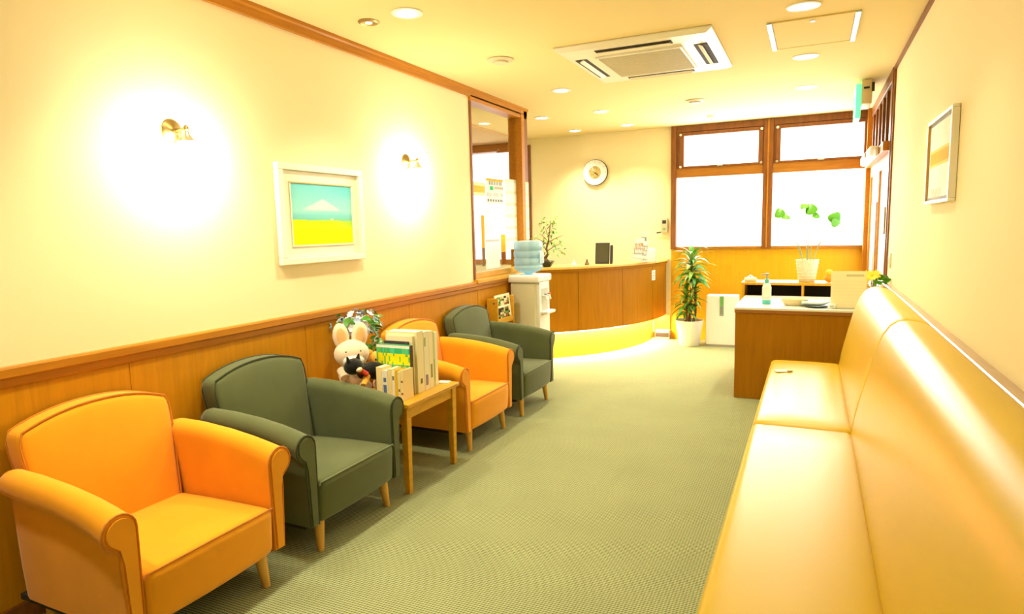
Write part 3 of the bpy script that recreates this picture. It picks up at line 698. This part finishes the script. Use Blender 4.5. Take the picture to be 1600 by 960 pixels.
# exit sign hanging from the ceiling before the entrance
ex = thing('exit_sign', 'green lit exit sign box hung from the ceiling beside the entrance', 'sign', (2.835, 6.10, H))
EXW = mat('beige sign housing', (.72, .60, .36), .5)
MB().rbox(-.02, .055, -.15, .15, -.19, -.002, .006).build('housing', EXW, ex, smooth=True)
B(.05, .07, -.154, -.150, -.10, -.03).box(-.005, .035, -.154, -.150, -.075, -.06).build('vent_slot', DARK, ex)
GE = mat('lit green sign face', (.1, .8, .35), .3, emit=(.10, .85, .35), estr=1.1); WE = mat('lit white sign face', (1, 1, 1), .3, emit=(.85, 1, .92), estr=1.2)
B(-.060, -.022, -.155, .155, -.30, -.035).build('sign_face', GE, ex, bevel=.004)
pz = ex
B(-.0625, -.0602, -.135, .02, -.27, -.07).build('doorway_symbol', WE, pz)
rn = MB(); rn.ell((-.0635, -.045, -.105), (.001, .014, .014), 10, 6); rn.tube([(-.0635, -.05, -.12), (-.0635, -.06, -.18)], .009, 6).tube([(-.0635, -.06, -.18), (-.0635, -.03, -.21), (-.0635, -.05, -.245)], .006, 6).tube([(-.0635, -.06, -.18), (-.0635, -.09, -.22), (-.0635, -.12, -.22)], .006, 6).tube([(-.0635, -.05, -.13), (-.0635, -.02, -.155)], .005, 6).tube([(-.0635, -.05, -.13), (-.0635, -.085, -.15)], .005, 6)
rn.xf(Matrix.Translation((-.0, 0, 0))).build('running_figure', GE, pz)

# ================================================================ RECEPTION COUNTER
rc = thing('reception_counter', 'curved brown wood reception counter with lit yellow kick panel', 'counter', (0, 0, 0))
CC = (-1.0, 7.5)
def arcp(R_, a, z): return (CC[0]+R_*math.cos(a), CC[1]+R_*math.sin(a), z)
def arc_slab(R0, R1, a0, a1, z0, z1, n=14):
    secs = []
    for i in range(n+1):
        a = a0+(a1-a0)*i/n; secs.append([arcp(R0, a, z0), arcp(R1, a, z0), arcp(R1, a, z1), arcp(R0, a, z1)])
    return MB().loft(secs)
d2 = math.radians
A_END = d2(3.2)
seams = [d2(-58.0), d2(-45.2), d2(-28.8), d2(-12.4), d2(-1.5), A_END]
for a0, a1 in zip(seams[:-1], seams[1:]):
    arc_slab(1.925, 1.95, a0+.0012, a1-.0012, .29, .898).build('front_panel', WOODC, rc, bevel=.002)
arc_slab(1.905, 1.9255, seams[0], A_END, .285, .898, 40).build('carcass', DARK, rc)
arc_slab(1.775, 1.80, seams[0], A_END, 0, .30, 40).build('kick_panel', KICK, rc, smooth=True)
arc_slab(1.80, 1.905, seams[0], A_END, .285, .293, 40).build('underside', WOODL, rc)
arc_slab(1.850, 1.895, seams[0]+.02, A_END-.02, .277, .284, 40).build('light_strip', STRIPM, rc)
arc_slab(1.55, 1.985, seams[0], d2(3.3), .925, .95, 44).build('countertop', mat('honey countertop', (.80, .52, .14), .25, wood=.1, nscale=4, stretch=(2, 2, 1)), rc, bevel=.004)
arc_slab(1.60, 1.965, seams[0], A_END, .898, .925, 44).build('top_moulding', WOODC, rc, bevel=.003)
B(.81, 1.0, 7.598, 7.618, .071, .285).build('end_kick', KICK, rc)
# label plate on the counter front
lp_ = thing('counter_label', 'small white notice plate fixed to the right end of the counter front', 'sign', (0, 0, 0))
a = d2(-12.0); secs = []
for dx in (-.021, .021): secs.append([arcp(1.951, a+dx, .735), arcp(1.958, a+dx, .735), arcp(1.958, a+dx, .845), arcp(1.951, a+dx, .845)])
MB().loft(secs).build('plate', PAPER, lp_)
for zz, hw in ((.815, .013), (.785, .014), (.758, .010)):
    MB().loft([[arcp(1.958, a+dx, zz-.005), arcp(1.9588, a+dx, zz-.005), arcp(1.9588, a+dx, zz+.005), arcp(1.958, a+dx, zz+.005)] for dx in (-hw, hw)]).build('text_line', mat('grey print', (.3, .3, .35), .6), lp_)
# floor box by the counter end
fb = thing('cable_cover', 'grey skirting box at the right end of the lit kick panel', 'box', (.935, 7.55, 0))
B(-.09, .075, -.05, .045, 0, .11).build('cover', mat('grey metal', (.30, .28, .27), .5), fb, bevel=.004); B(-.085, .07, -.052, -.050, .03, .08).build('grille', DARK, fb)

ZC = .951
# small bonsai
bo = thing('bonsai', 'small leafy bonsai in a dark pot on the left end of the counter', 'plant', (.085, 6.00, ZC))
MB().lathe([(.035, 0), (.045, .006), (.072, .05), (.080, .055), (.074, .058), (.06, .05)], n=20).build('pot', mat('dark green glaze', (.03, .04, .03), .25), bo, smooth=True)
MB().lathe([(.066, .046), (.03, .062), (.001, .066)], n=16).build('soil', SOIL, bo, smooth=True)
tr = MB().tube([(0, 0, .055), (-.02, .01, .09), (.015, 0, .13), (.0, -.01, .18), (.02, 0, .26), (.03, .01, .36), (.05, 0, .46)], [.022, .018, .014, .011, .007, .005, .002], 8)
for k, (z, a, l) in enumerate(((.14, 2.6, .09), (.16, .2, .13), (.22, 3.4, .12), (.24, .5, .16), (.30, 5.5, .13), (.32, 2.2, .09), (.38, .9, .08), (.26, 4.4, .12))):
    tr.tube([(.01, 0, z), (.01+l*.6*math.cos(a), l*.6*math.sin(a), z+.05), (.01+l*math.cos(a), l*math.sin(a), z+.07)], [.005, .003, .0015], 5)
tr.build('trunk', BARK, bo, smooth=True)
lf0 = leaf_mb(.036, .010, .5, 4).build('leaf', LEAF, bo, smooth=True); lf1 = leaf_mb(.036, .010, .5, 4).build('leaf', LEAFL, bo, smooth=True)
for k in range(150):
    o = (lf0, lf1)[k] if k < 2 else dup_mesh((lf0, lf1)[k % 2], bo)
    a = rnd.uniform(0, 2*PI); z = rnd.choice([.15, .18, .22, .25, .28, .33, .38, .43, .47])+rnd.uniform(-.03, .03); R_ = (.15 if z < .34 else .07)*math.sqrt(rnd.random())+.01
    orient(o, (.02+R_*math.cos(a), R_*math.sin(a), z), a+rnd.uniform(-.7, .7), rnd.uniform(-.9, .7), rnd.uniform(-1, 1), rnd.uniform(.7, 1.2))
# small ornaments and the black stand
for x, y, lb, cl in ((.30, 6.20, 'small cream ornament on the counter near the bonsai', PAPER), (.40, 6.32, 'small brown ornament on the counter beside the cream one', BARK)):
    o = thing('counter_ornament', lb, 'ornament', (x, y, ZC)); MB().lathe([(.022, 0), (.026, .008), (.020, .022), (.010, .030), (.012, .040), (.001, .046)], n=14).build('body', cl, o, smooth=True)
    MB().ell((0, 0, .05), (.009, .009, .009), 10, 6).build('knob', cl, o, smooth=True)
bs = thing('display_stand', 'black tilted display panel with stand on the counter', 'display', (.51, 6.49, ZC), .15)
Rm = Matrix.Rotation(-.22, 4, 'X')
MB().rbox(-.075, .075, -.006, .006, 0, .225, .005).xf(Rm).build('panel', BLACK, bs, smooth=True)
B(-.064, .064, -.0068, -.006, .02, .21).xf(Rm).build('screen', mat('dark olive screen', (.05, .05, .025), .15), bs)
MB().rbox(.078, .108, .0, .03, 0, .20, .006).xf(Rm).build('side_panel', BLACK, bs, smooth=True)
MB().tube([(0, .045, .18), (0, .13, .004)], .006, 6).build('prop', BLACK, bs)
B(-.05, .05, .12, .14, 0, .006).build('foot', BLACK, bs)
# brochures and papers
BR = 'brochures standing on the counter'
hold = thing('brochure_holder', 'clear tiered holder on the right part of the counter', 'holder', (.80, 6.93, ZC), -.95)
GA = mat('clear acrylic', (.9, .93, .95), .1, trans=.8)
B(-.22, .21, -.05, .10, 0, .004).build('base', GA, hold); B(-.22, .21, .092, .096, .004, .15).build('back', GA, hold); B(-.22, .21, -.048, -.045, .004, .05).build('lip', GA, hold)
def broch(u, v, seed):
    r = random.Random(seed*100+int(u*9)*13+int(v*12)); 
    if v < .12: return (205, 208, 210)
    if .22 < v < .75 and r.random() > .5: return r.choice([(150, 120, 100), (120, 135, 155), (170, 120, 80), (190, 190, 190)])
    return (205, 203, 196) if int(v*14) % 3 else (150, 152, 158)
for k, (dx, dy, h_, w_, lb) in enumerate(((-.15, .0, .24, .13, 'white brochure at the left of the counter holder'), (-.01, -.005, .25, .135, 'white brochure in the middle of the counter holder'), (.13, -.010, .22, .135, 'pale brochure with brown photos at the right of the counter holder'), (.0, .042, .33, .15, 'tall white sheet behind the counter brochures'))):
    Mx = Matrix.Translation((.80, 6.93, ZC+.005)) @ Matrix.Rotation(-.95, 4, 'Z') @ Matrix.Translation((dx, dy, 0)) @ Matrix.Rotation(-.14 if k < 3 else -.02, 4, 'X')
    b_ = thing('brochure', lb, 'brochure', (0, 0, 0), 0, BR); b_.matrix_world = Mx
    B(-w_/2, w_/2, 0, .004, 0, h_).build('sheets', PAPER, b_)
    printed('cover_print', (-w_/2, -.0006, h_), (w_, 0, 0), (0, 0, -h_), 9, 14, lambda u, v, k=k: broch(u, v, k), b_)
# paper tray pile
# clock
cl = thing('wall_clock', 'round white wall clock with a tan centre above the counter', 'clock', (.092, D, 1.988))
MB().lathe([(.155, 0), (.155, -.030), (.150, -.036), (.001, -.036)], n=48, axis='y').build('case', mat('dark clock rim', (.10, .10, .05), .3), cl, smooth=True)
MB().lathe([(.149, -.0362), (.149, -.040), (.001, -.040)], n=48, axis='y').build('face', WHITE, cl, smooth=True)
MB().lathe([(.075, -.0402), (.075, -.043), (.001, -.043)], n=32, axis='y').build('centre_disc', mat('tan clock centre', (.42, .30, .10), .4, noise=.5, nscale=40), cl, smooth=True)
for k in range(12):
    a = k*PI/6; B(-.003, .003, -.0425, -.040, .118, .14).xf(Matrix.Rotation(a, 4, 'Y')).build('hour_mark', mat('grey mark', (.5, .5, .45), .5), cl)
for a, l, w_ in ((2.3, .06, .004), (-.5, .085, .003)):
    B(-w_, w_, -.048, -.0445, -.01, l).xf(Matrix.Rotation(a, 4, 'Y')).build('hand', DARK if l < .07 else WHITE, cl)
MB().lathe([(.008, -.043), (.008, -.050), (.001, -.051)], n=12, axis='y').build('hub', BRASS, cl, smooth=True)
# wall phone
ph = thing('wall_intercom', 'beige wall intercom handset beside the window frame above the counter', 'intercom', (.925, D, 1.335))
MB().rbox(-.040, .040, -.035, -.001, -.085, .085, .01).build('body', mat('beige plastic', (.52, .48, .34), .5), ph, smooth=True)
B(-.022, .022, -.038, -.035, .02, .06).build('speaker', DARK, ph); B(-.015, .015, -.038, -.035, -.055, -.03).build('button', mat('green button', (.2, .35, .15), .5), ph)
MB().tube([(-.04, -.02, -.08), (-.09, -.03, -.085)], .008, 8).build('hook', BLACK, ph)

# ================================================================ WATER COOLER
wc = thing('water_cooler', 'cream bottled water dispenser standing against the left wall end', 'water cooler', (0, 0, 0))
wcx0, wcx1, wcy0, wcy1 = .035, .315, 5.20, 5.50
CBODY = mat('cream cooler enamel', (.70, .70, .50), .4)
MB().rbox(wcx0, wcx1-.03, wcy0+.02, wcy1, .0, .86, .018).build('body', CBODY, wc, smooth=True)
MB().rbox(wcx0-.012, wcx1+.012, wcy0-.012, wcy1+.01, .86, .925, .016).build('top_cap', WHITE, wc, smooth=True)
MB().rbox(wcx1-.034, wcx1, wcy0+.04, wcy1-.02, .30, .86, .008).build('front_panel', WHITE, wc, smooth=True)
B(wcx1-.002, wcx1+.002, wcy0+.09, wcy1-.07, .56, .80).build('tap_recess', mat('pale recess', (.5, .52, .42), .5), wc)
for k, (yy, cc) in enumerate(((5.31, (.2, .35, .7)), (5.39, (.7, .15, .1)))):
    tp = MB().tube([(wcx1, yy, .735), (wcx1+.035, yy, .735), (wcx1+.042, yy, .70)], .011, 8).build('tap', WHITE, wc, smooth=True)
    B(wcx1+.02, wcx1+.045, yy-.010, yy+.010, .747, .757).build('lever', mat('lever %d' % k, cc, .4), tp)
MB().rbox(wcx1, wcx1+.065, wcy0+.06, wcy1-.04, .575, .60, .006).build('drip_tray', WHITE, wc, smooth=True)
MB().rbox(wcx1-.03, wcx1+.02, wcy0+.03, wcy1-.01, .02, .30, .01).build('lower_panel', WHITE, wc, smooth=True)
wb = thing('water_bottle', 'upturned pale blue water bottle with ribs on top of the cooler', 'bottle', (.165, 5.35, .9255))
prof = [(.03, 0), (.045, .012), (.10, .030), (.128, .05), (.132, .07), (.125, .085), (.132, .10), (.132, .135), (.123, .15), (.132, .165), (.132, .20), (.123, .215), (.132, .23), (.132, .275), (.120, .30), (.06, .305), (.001, .303)]
MB().lathe(prof, n=32).build('shell', WATER, wb, smooth=True)
prof2 = [(max(r-.006, .001), min(z+.003, .25)) for r, z in prof if z < .245]+[(.001, .25)]
MB().lathe(prof2, n=32).build('water', WATERI, wb, smooth=True)
B(.128, .1335, -.05, .05, .10, .20).build('label', mat('grey blue label', (.35, .48, .50), .5), wb)

# ================================================================ MAGAZINE RACK
mr_ = thing('magazine_rack', 'honey wood magazine rack between the far green armchair and the cooler', 'rack', (.075, 4.935, 0))
for sy in (-1, 1):
    MB().rbox(-.05, .055, sy*.155-.008, sy*.155+.008, 0, .762, .006).build('side_board', WOODT, mr_, smooth=True)
    MB().lathe([(.009, 0), (.009, .004), (.001, .004)], n=12, axis='y').xf(Matrix.Translation((.02, sy*.155-.0115, .72))).build('knob', BARK, mr_)
for k in range(3):
    z = .10+.22*k; B(-.045, .05, -.147, .147, z, z+.010).build('shelf', WOODT, mr_); B(.044, .052, -.147, .147, z+.010, z+.045).build('lip', WOODT, mr_)
B(-.052, -.046, -.147, .147, .05, .75).build('back_board', WOODT, mr_)
def mag(seed):
    def f(u, v):
        r = random.Random(seed*997+int(u*8)*17+int(v*11)*3)
        if u < .08 or u > .92 or v < .06 or .42 < v < .48 or v > .93: return (246, 240, 215)
        return r.choice([(225, 215, 170), (120, 130, 70), (200, 190, 140), (150, 90, 60), (60, 50, 35), (90, 170, 80), (235, 225, 190)])
    return f
for k, (yy, lb) in enumerate(((-.0, 'patterned magazine displayed at the top of the wooden rack'), )):
    Mx = Matrix.Translation((.075, 4.935+yy, .555)) @ Matrix.Rotation(-.10, 4, 'Y') @ Matrix.Translation((.040, 0, 0))
    m_ = thing('magazine', lb, 'magazine'); m_.matrix_world = Mx
    B(-.008, .0, -.142, .142, 0, .225).build('pages', PAPER, m_)
    printed('cover_print', (.0008, -.142, .225), (0, .284, 0), (0, 0, -.225), 12, 12, mag(3), m_)

# ================================================================ POSTERS ON THE INTERIOR GLASS
def sheet(name, label, cat, y0, y1, z0, z1, fn, nx=10, ny=12, x=-.034, grp=None, th=.001):
    t = thing(name, label, cat, (x, (y0+y1)/2, (z0+z1)/2), 0, grp)
    B(0, th, -(y1-y0)/2, (y1-y0)/2, -(z1-z0)/2, (z1-z0)/2).build('sheet', PAPER, t)
    printed('print', (th+.0005, -(y1-y0)/2, (z1-z0)/2), (0, y1-y0, 0), (0, 0, -(z1-z0)), nx, ny, fn, t); return t
def poster(u, v):
    if v < .08: return (240, 170, 60)
    if .12 < v < .24 and .1 < u < .9 and int(u*20) % 2: return (110, 110, 105)
    if .30 < v < .46 and .2 < u < .4: return (50, 180, 110)
    if .32 < v < .40 and u > .45: return (180, 170, 150)
    if .55 < v < .72 and int(u*10) % 4 != 3: return (190, 190, 190)
    if .82 < v < .90 and int(u*20) % 3: return (120, 120, 125)
    return (222, 224, 222)
sheet('poster', 'grey poster with green symbol and orange edge on the interior glass', 'poster', 4.94, 5.27, 1.555, 1.775, poster, 20, 20)
sheet('poster', 'long white notice sheet at the right edge of the interior glass', 'poster', 5.31, 5.555, 1.15, 1.79, lambda u, v: (246, 244, 232) if int(v*24) % 4 else (222, 218, 200), 6, 24)
sheet('poster', 'blank white sheet in the middle of the interior glass', 'poster', 4.90, 5.26, 1.30, 1.51, lambda u, v: (250, 250, 248))
sheet('poster', 'orange strip poster at the left edge of the interior glass', 'poster', 4.64, 4.92, 1.62, 1.73, lambda u, v: (250, 190, 90) if .2 < v < .8 else (252, 230, 190), 6, 8)
sheet('poster', 'narrow orange and brown strip low on the interior glass', 'poster', 4.83, 4.885, 1.03, 1.46, lambda u, v: (230, 160, 40) if v < .62 else (130, 100, 70), 3, 14)
sheet('poster', 'yellow and brown strip notice low beside the white sheet on the interior glass', 'poster', 5.20, 5.295, 1.02, 1.29, lambda u, v: (240, 180, 40) if v < .55 else (150, 85, 25), 4, 12)
sheet('poster', 'white sheet low on the interior glass above the sill', 'poster', 4.90, 5.17, 1.0, 1.27, lambda u, v: (246, 246, 250) if not (.08 < v < .14) else (190, 190, 200), 8, 14)
# paper hanging on the post
pn = sheet('paper_notice', 'narrow cream paper notice fixed to the window post above the cooler', 'notice', 5.640, 5.712, 1.235, 1.775, lambda u, v: (250, 244, 206) if int(v*30) % 6 else (225, 215, 170), 4, 30, x=.0235)

# ================================================================ DESK AT THE RIGHT, SHELF BOX AND ITEMS
dk = thing('desk', 'brown wood cabinet desk with white top behind the yellow bench', 'desk', (0, 0, 0))
B(1.98, 2.98, 5.12, 5.142, 0, .665).build('front_panel', WOODC, dk, bevel=.002)
B(1.98, 2.002, 5.142, 5.98, 0, .665).build('side_panel', WOODC, dk, bevel=.002)
B(2.958, 2.98, 5.142, 5.98, 0, .665).build('side_panel', WOODC, dk, bevel=.002)
B(1.975, 2.985, 5.112, 5.99, .665, .690).build('edge_band', mat('brown edge band', (.34, .13, .02), .4), dk, bevel=.002)
B(1.972, 2.988, 5.108, 5.995, .690, .708).build('desktop', mat('white laminate', (.84, .84, .80), .3), dk, bevel=.003)
B(2.002, 2.958, 5.90, 5.92, .05, .665).build('back_panel', WOODC, dk)
ZD = .7085
bx = thing('shelf_box', 'open wood shelf unit with dark pigeonholes at the back of the desk', 'shelf', (0, 0, 0))
by0, by1 = 5.99, 6.29
B(1.935, 2.93, by0, by1, .80, .822).build('top_board', WOODT, bx, bevel=.003)
B(1.945, 2.93, by0+.01, by1, .0, .03).build('bottom_board', WOODC, bx)
for x in (1.945, 2.425, 2.91): B(x, x+.02, by0+.006, by1, .03, .80).build('divider', WOODT, bx)
B(1.965, 2.91, by0+.01, by1-.01, .59, .61).build('shelf', WOODC, bx)
B(1.965, 2.91, by1-.012, by1, .03, .80).build('back_board', DARK, bx)
for x, w_, h_, cc in ((2.03, .06, .05, (.6, .35, .3)), (2.12, .05, .06, (.5, .5, .2))):
    pass
# pump bottle
pu = thing('pump_bottle', 'clear hand sanitiser pump bottle with turquoise base and cap on the desk', 'bottle', (2.185, 5.37, ZD))
MB().lathe([(.030, 0), (.034, .005), (.034, .035)], n=20).build('liquid_base', mat('turquoise gel', (.10, .62, .66), .15), pu, smooth=True)
MB().lathe([(.0345, .034), (.0345, .13), (.026, .155), (.014, .165)], n=20).build('bottle_body', mat('milky plastic', (.78, .84, .84), .2), pu, smooth=True)
MB().lathe([(.016, .163), (.016, .195), (.009, .197)], n=16).build('collar', mat('turquoise cap', (.10, .55, .45), .35), pu, smooth=True)
MB().lathe([(.006, .195), (.006, .225), (.014, .227), (.014, .240), (.001, .242)], n=12).tube([(0, 0, .233), (-.04, -.005, .230)], .006, 8).build('pump_head', mat('grey pump', (.35, .38, .42), .35), pu, smooth=True)
B(-.024, .024, -.0355, -.0345, .06, .12).build('label', PAPER, pu)
# tray bowl, blue cloth, tissue, paper stand
ty = thing('tray_bowl', 'shallow cream oval tray on the white desktop', 'tray', (2.385, 5.33, ZD), 0)
MB().lathe([(.05, 0), (.075, .004), (.098, .034), (.10, .038), (.094, .037), (.072, .010), (.001, .008)], n=28).build('bowl', mat('cream porcelain', (.74, .64, .36), .3), ty, smooth=True)
MB().lathe([(.048, -.0), (.062, .0), (.062, .004), (.05, .005)], n=20).build('foot_ring', CREAMP, ty, smooth=True)
ty.scale = (1, .7, 1.3)
bd = thing('folded_cloth', 'pale blue folded cloth item on a dark dish beside the cream tray', 'cloth', (2.54, 5.26, ZD))
MB().lathe([(.06, 0), (.085, .008), (.092, .014), (.001, .012)], n=24).build('dish', mat('dark green dish', (.05, .08, .06), .3), bd, smooth=True)
MB().tube([(-.10, 0, .030), (-.05, -.01, .028), (.0, .0, .024), (.05, .01, .028), (.09, .01, .045)], [.018, .022, .020, .018, .014], 10, flat=.7).build('cloth', mat('pale blue cloth', (.62, .76, .85), .8), bd, smooth=True)
hg = thing('small_white_box', 'small white dispenser box at the foot of the standing paper', 'box', (2.640, 5.19, ZD)); MB().rbox(-.025, .025, -.02, .02, 0, .035, .006).build('body', WHITE, hg, smooth=True); B(-.012, .012, -.021, -.02, .012, .022).build('slot', SILV, hg)
ps = thing('standing_notice', 'tall cream notice sheet in a clear stand on the desk corner', 'notice', (2.745, 5.21, ZD), .10)
Rt = Matrix.Rotation(-.06, 4, 'X')
B(-.115, .115, -.002, .002, .0, .272).xf(Rt).build('sheet', mat('cream paper', (.88, .83, .62), .6), ps)
def noticef(u, v):
    if .10 < v < .14 and .42 < u < .92: return (205, 200, 160)
    if v > .25 and int(v*34) % 3 == 0 and .1 < u < .9: return (246, 236, 192)
    return (250, 241, 202)
printed('print', (-.115, -.003, .272), (.23, 0, 0), (0, 0, -.272), 14, 34, noticef, ps).matrix_local = Rt
B(-.11, .11, -.035, .04, .0, .005).build('stand_base', GA, ps)
tn = thing('tissue_packet', 'small white tissue packet on the left end of the shelf unit', 'tissue', (2.005, 6.10, .8225), .1)
MB().rbox(-.052, .052, -.035, .035, 0, .035, .012).build('packet', PAPER, tn, smooth=True); MB().tube([(-.03, 0, .033), (0, .01, .052), (.03, -.005, .033)], [.012, .016, .008], 8, flat=.4).build('tissue', WHITE, tn, smooth=True)
yt = thing('yellow_ornament', 'small orange and yellow figure on the shelf unit behind the standing notice', 'ornament', (2.635, 6.08, .8225))
MB().ell((0, 0, .035), (.035, .03, .035)).build('body', mat('orange toy', srgb(250, 150, 20), .6), yt, smooth=True); MB().ell((0, 0, .085), (.028, .026, .026)).build('head', mat('yellow toy', srgb(250, 200, 40), .6), yt, smooth=True)
# sunflower garland at the end of the bench back
fg = thing('flower_basket', 'yellow and green artificial flowers in a basket behind the far end of the bench', 'flowers', (2.925, 5.33, ZD))
MB().lathe([(.045, 0), (.055, .01), (.066, .14), (.068, .15), (.058, .14), (.001, .13)], n=18).build('basket', WOODL, fg, smooth=True)
YP = mat('yellow petal', srgb(250, 205, 20), .6)
def sun_mb():
    m = MB()
    for k in range(12):
        q = leaf_mb(.036, .009, -.2, 3); q.xf(Matrix.Rotation(k*PI/6, 4, 'Z') @ Matrix.Translation((.01, 0, 0))); m.add(q.v, q.f)
    return m
sb = sun_mb().build('blossom', YP, fg, smooth=True); gl = leaf_mb(.08, .02, .6).build('leaf', LEAFB, fg, smooth=True)
for k, (dx, dy, dz) in enumerate(((-.06, -.05, .225), (-.03, -.06, .235), (-.09, -.04, .18), (-.05, .03, .235), (-.08, -.06, .205), (-.01, -.04, .240))):
    o = sb if k == 0 else dup_mesh(sb, fg); dv = Vector((dx*2-.1, dy-.6, .6)).normalized(); o.matrix_local = Matrix.Translation((dx, dy, dz)) @ dv.to_track_quat('Z', 'Y').to_matrix().to_4x4()
for k in range(26):
    o = gl if k == 0 else dup_mesh(gl, fg); a = rnd.uniform(-1.6, 1.4); orient(o, (rnd.uniform(-.02, .05), rnd.uniform(-.05, .05), rnd.uniform(.18, .235)), a*1.0, rnd.uniform(-.3, .6), rnd.uniform(-1, 1), rnd.uniform(.6, .9))
for k in range(5): MB().tube([(0, 0, .08), (rnd.uniform(-.08, .03), rnd.uniform(-.04, .04), .18)], .002, 5).build('stem', LEAF, fg)

# potted plant on the shelf
tp_ = thing('potted_arum', 'pale woven pot with tall stems and few broad bright leaves on the shelf unit', 'plant', (2.462, 6.13, .8225))
PT = mat('ribbed cream pot', (.80, .76, .58), .55, noise=.12, nscale=40, bump=.4, bscale=60)
MB().lathe([(.062, 0), (.066, .004), (.090, .18), (.093, .192), (.086, .192), (.082, .17), (.001, .165)], n=28).build('pot', PT, tp_, smooth=True)
for k in range(6): MB().lathe([(.070+.0037*k, .03+.026*k-.004), (.0735+.0037*k, .03+.026*k), (.070+.0037*k, .03+.026*k+.004)], n=28).build('rib', PT, tp_, smooth=True)
MB().lathe([(.08, .166), (.001, .172)], n=16).build('soil', SOIL, tp_)
def broad_leaf(L=.07, W=.045):
    m = MB(); out = []
    for i in range(16):
        a = 2*PI*i/16; r_ = 1-.28*abs(math.sin(a/2))**8 - (.25 if i in (7, 9) else 0)*0
        out.append((L*.5+L*.62*math.cos(a)*r_, W*math.sin(a)*(1+.25*math.cos(a+2.4)), -.010*math.cos(a)**2))
    c_ = (L*.45, 0, .008); vs = [c_]+out+[(p[0], p[1], p[2]-.0015) for p in [c_]+out]
    fs = [(0, 1+i, 1+(i+1) % 16) for i in range(16)]+[(17, 18+(i+1) % 16, 18+i) for i in range(16)]+[(1+i, 18+i, 18+(i+1) % 16, 1+(i+1) % 16) for i in range(16)]
    return m.add(vs, fs)
lb0 = broad_leaf().build('leaf', LEAFB, tp_, smooth=True); first = True
STM = mat('pale stem', (.34, .42, .24), .5)
for (lx, lz, az, el, sc, bz) in ((-.235, .605, 1.0, .3, 1.15, -.03), (-.185, .570, .55, .25, .95, -.03), (-.045, .655, .6, -.1, .95, .0), (.01, .632, 1.0, .15, 1.3, .0), (.055, .575, .7, .5, .85, .02), (.205, .555, 1.15, 1.2, 1.25, .04), (.215, .505, .9, 2.0, 1.0, .04)):
    o = lb0 if first else dup_mesh(lb0, tp_); first = False
    o.matrix_local = Matrix.Translation((lx, -.01, lz)) @ Matrix.Rotation(el, 4, 'Y') @ Matrix.Rotation(az, 4, 'X') @ Matrix.Translation((-.032*sc, 0, 0)) @ Matrix.Scale(sc, 4)
    MB().tube([(bz, 0, .168), (bz+(lx-bz)*.22, 0, .30), (bz+(lx-bz)*.62, 0, .30+(lz-.30)*.62), (lx, -.01, lz)], [.006, .0045, .0025, .0018], 6).build('stem', STM, tp_, smooth=True)

# ================================================================ AIR PURIFIER AND DRACAENA
ap = thing('air_purifier', 'white floor standing panel unit with green strip between plant and desk', 'air purifier', (1.625, 7.32, 0))
MB().rbox(-.165, .165, -.09, .09, .02, .565, .012).build('body', WHITE, ap, smooth=True)
B(-.15, .15, -.08, .08, 0, .021).build('base', mat('grey base', (.35, .35, .33), .5), ap)
MB().rbox(-.022, .022, -.094, -.088, .34, .56, .002).build('window_strip', mat('grey tinted strip', (.35, .42, .36), .2), ap, smooth=True)
B(-.014, .014, -.0962, -.0938, .45, .555).build('green_label', mat('green label', (.12, .42, .08), .4), ap); B(-.014, .014, -.0962, -.0938, .36, .445).build('grey_label', mat('grey label', (.22, .28, .26), .4), ap)
dp = thing('potted_dracaena', 'tall variegated dracaena in a white tapered pot at the counter end', 'plant', (1.285, 7.22, 0))
MB().lathe([(.100, 0), (.108, .006), (.150, .275), (.155, .288), (.144, .288), (.136, .25), (.001, .245)], n=32).build('pot', mat('glossy white pot', (.86, .83, .78), .3), dp, smooth=True)
MB().lathe([(.137, .247), (.001, .256)], n=20).build('soil', SOIL, dp)
for (x0, y0, x1, y1, h_) in ((.0, .0, .02, .0, .95), (.04, .03, .06, .02, .62), (-.04, -.02, -.03, -.03, .50)):
    MB().tube([(x0, y0, .25), ((x0+x1)/2+.01, (y0+y1)/2, h_*.6), (x1, y1, h_)], [.018, .015, .012], 8).build('cane', BARK, dp, smooth=True)
def strap(L=.26, W=.018, bend=1.6, n=8):
    m = MB(); secs = []; x_ = z_ = 0.0
    for i in range(n+1):
        t = i/n; ang = -bend*t; w = W*math.sin(PI*(.12+.88*t)**.9)*(1.0)+.0008
        secs.append([(x_, -w, z_+w*.25), (x_, 0, z_), (x_, w, z_+w*.25), (x_, 0, z_+.001)])
        x_ += L/n*math.cos(ang); z_ += L/n*math.sin(ang)
    return m.loft(secs)
STP = [strap(.29, .027, 1.5).build('leaf', LEAF, dp, smooth=True), strap(.26, .024, 2.1).build('leaf', LEAFL, dp, smooth=True), strap(.28, .025, 1.1).build('leaf', mat('yellow edged leaf', (.36, .50, .16), .4), dp, smooth=True)]
n_ = 0
for (cx_, cy_, z0, z1, cnt, sc) in ((.02, 0, .70, .99, 62, 1.0), (.06, .02, .42, .68, 42, .82), (-.03, -.03, .34, .58, 42, .88)):
    for k in range(cnt):
        i3 = rnd.choice([0, 0, 0, 1, 2] if sc == 1 else [0, 0, 0, 0, 1]); o = STP[n_] if n_ < 3 else dup_mesh(STP[i3], dp); n_ += 1
        t = k/cnt; a = k*2.4; z = z0+(z1-z0)*t
        orient(o, (cx_, cy_, z), a, .25+1.0*t*t+rnd.uniform(-.15, .2), rnd.uniform(-.3, .3), sc*rnd.uniform(.75, 1.0)*(.68 if sc < 1 and math.cos(a) > 0 else 1))
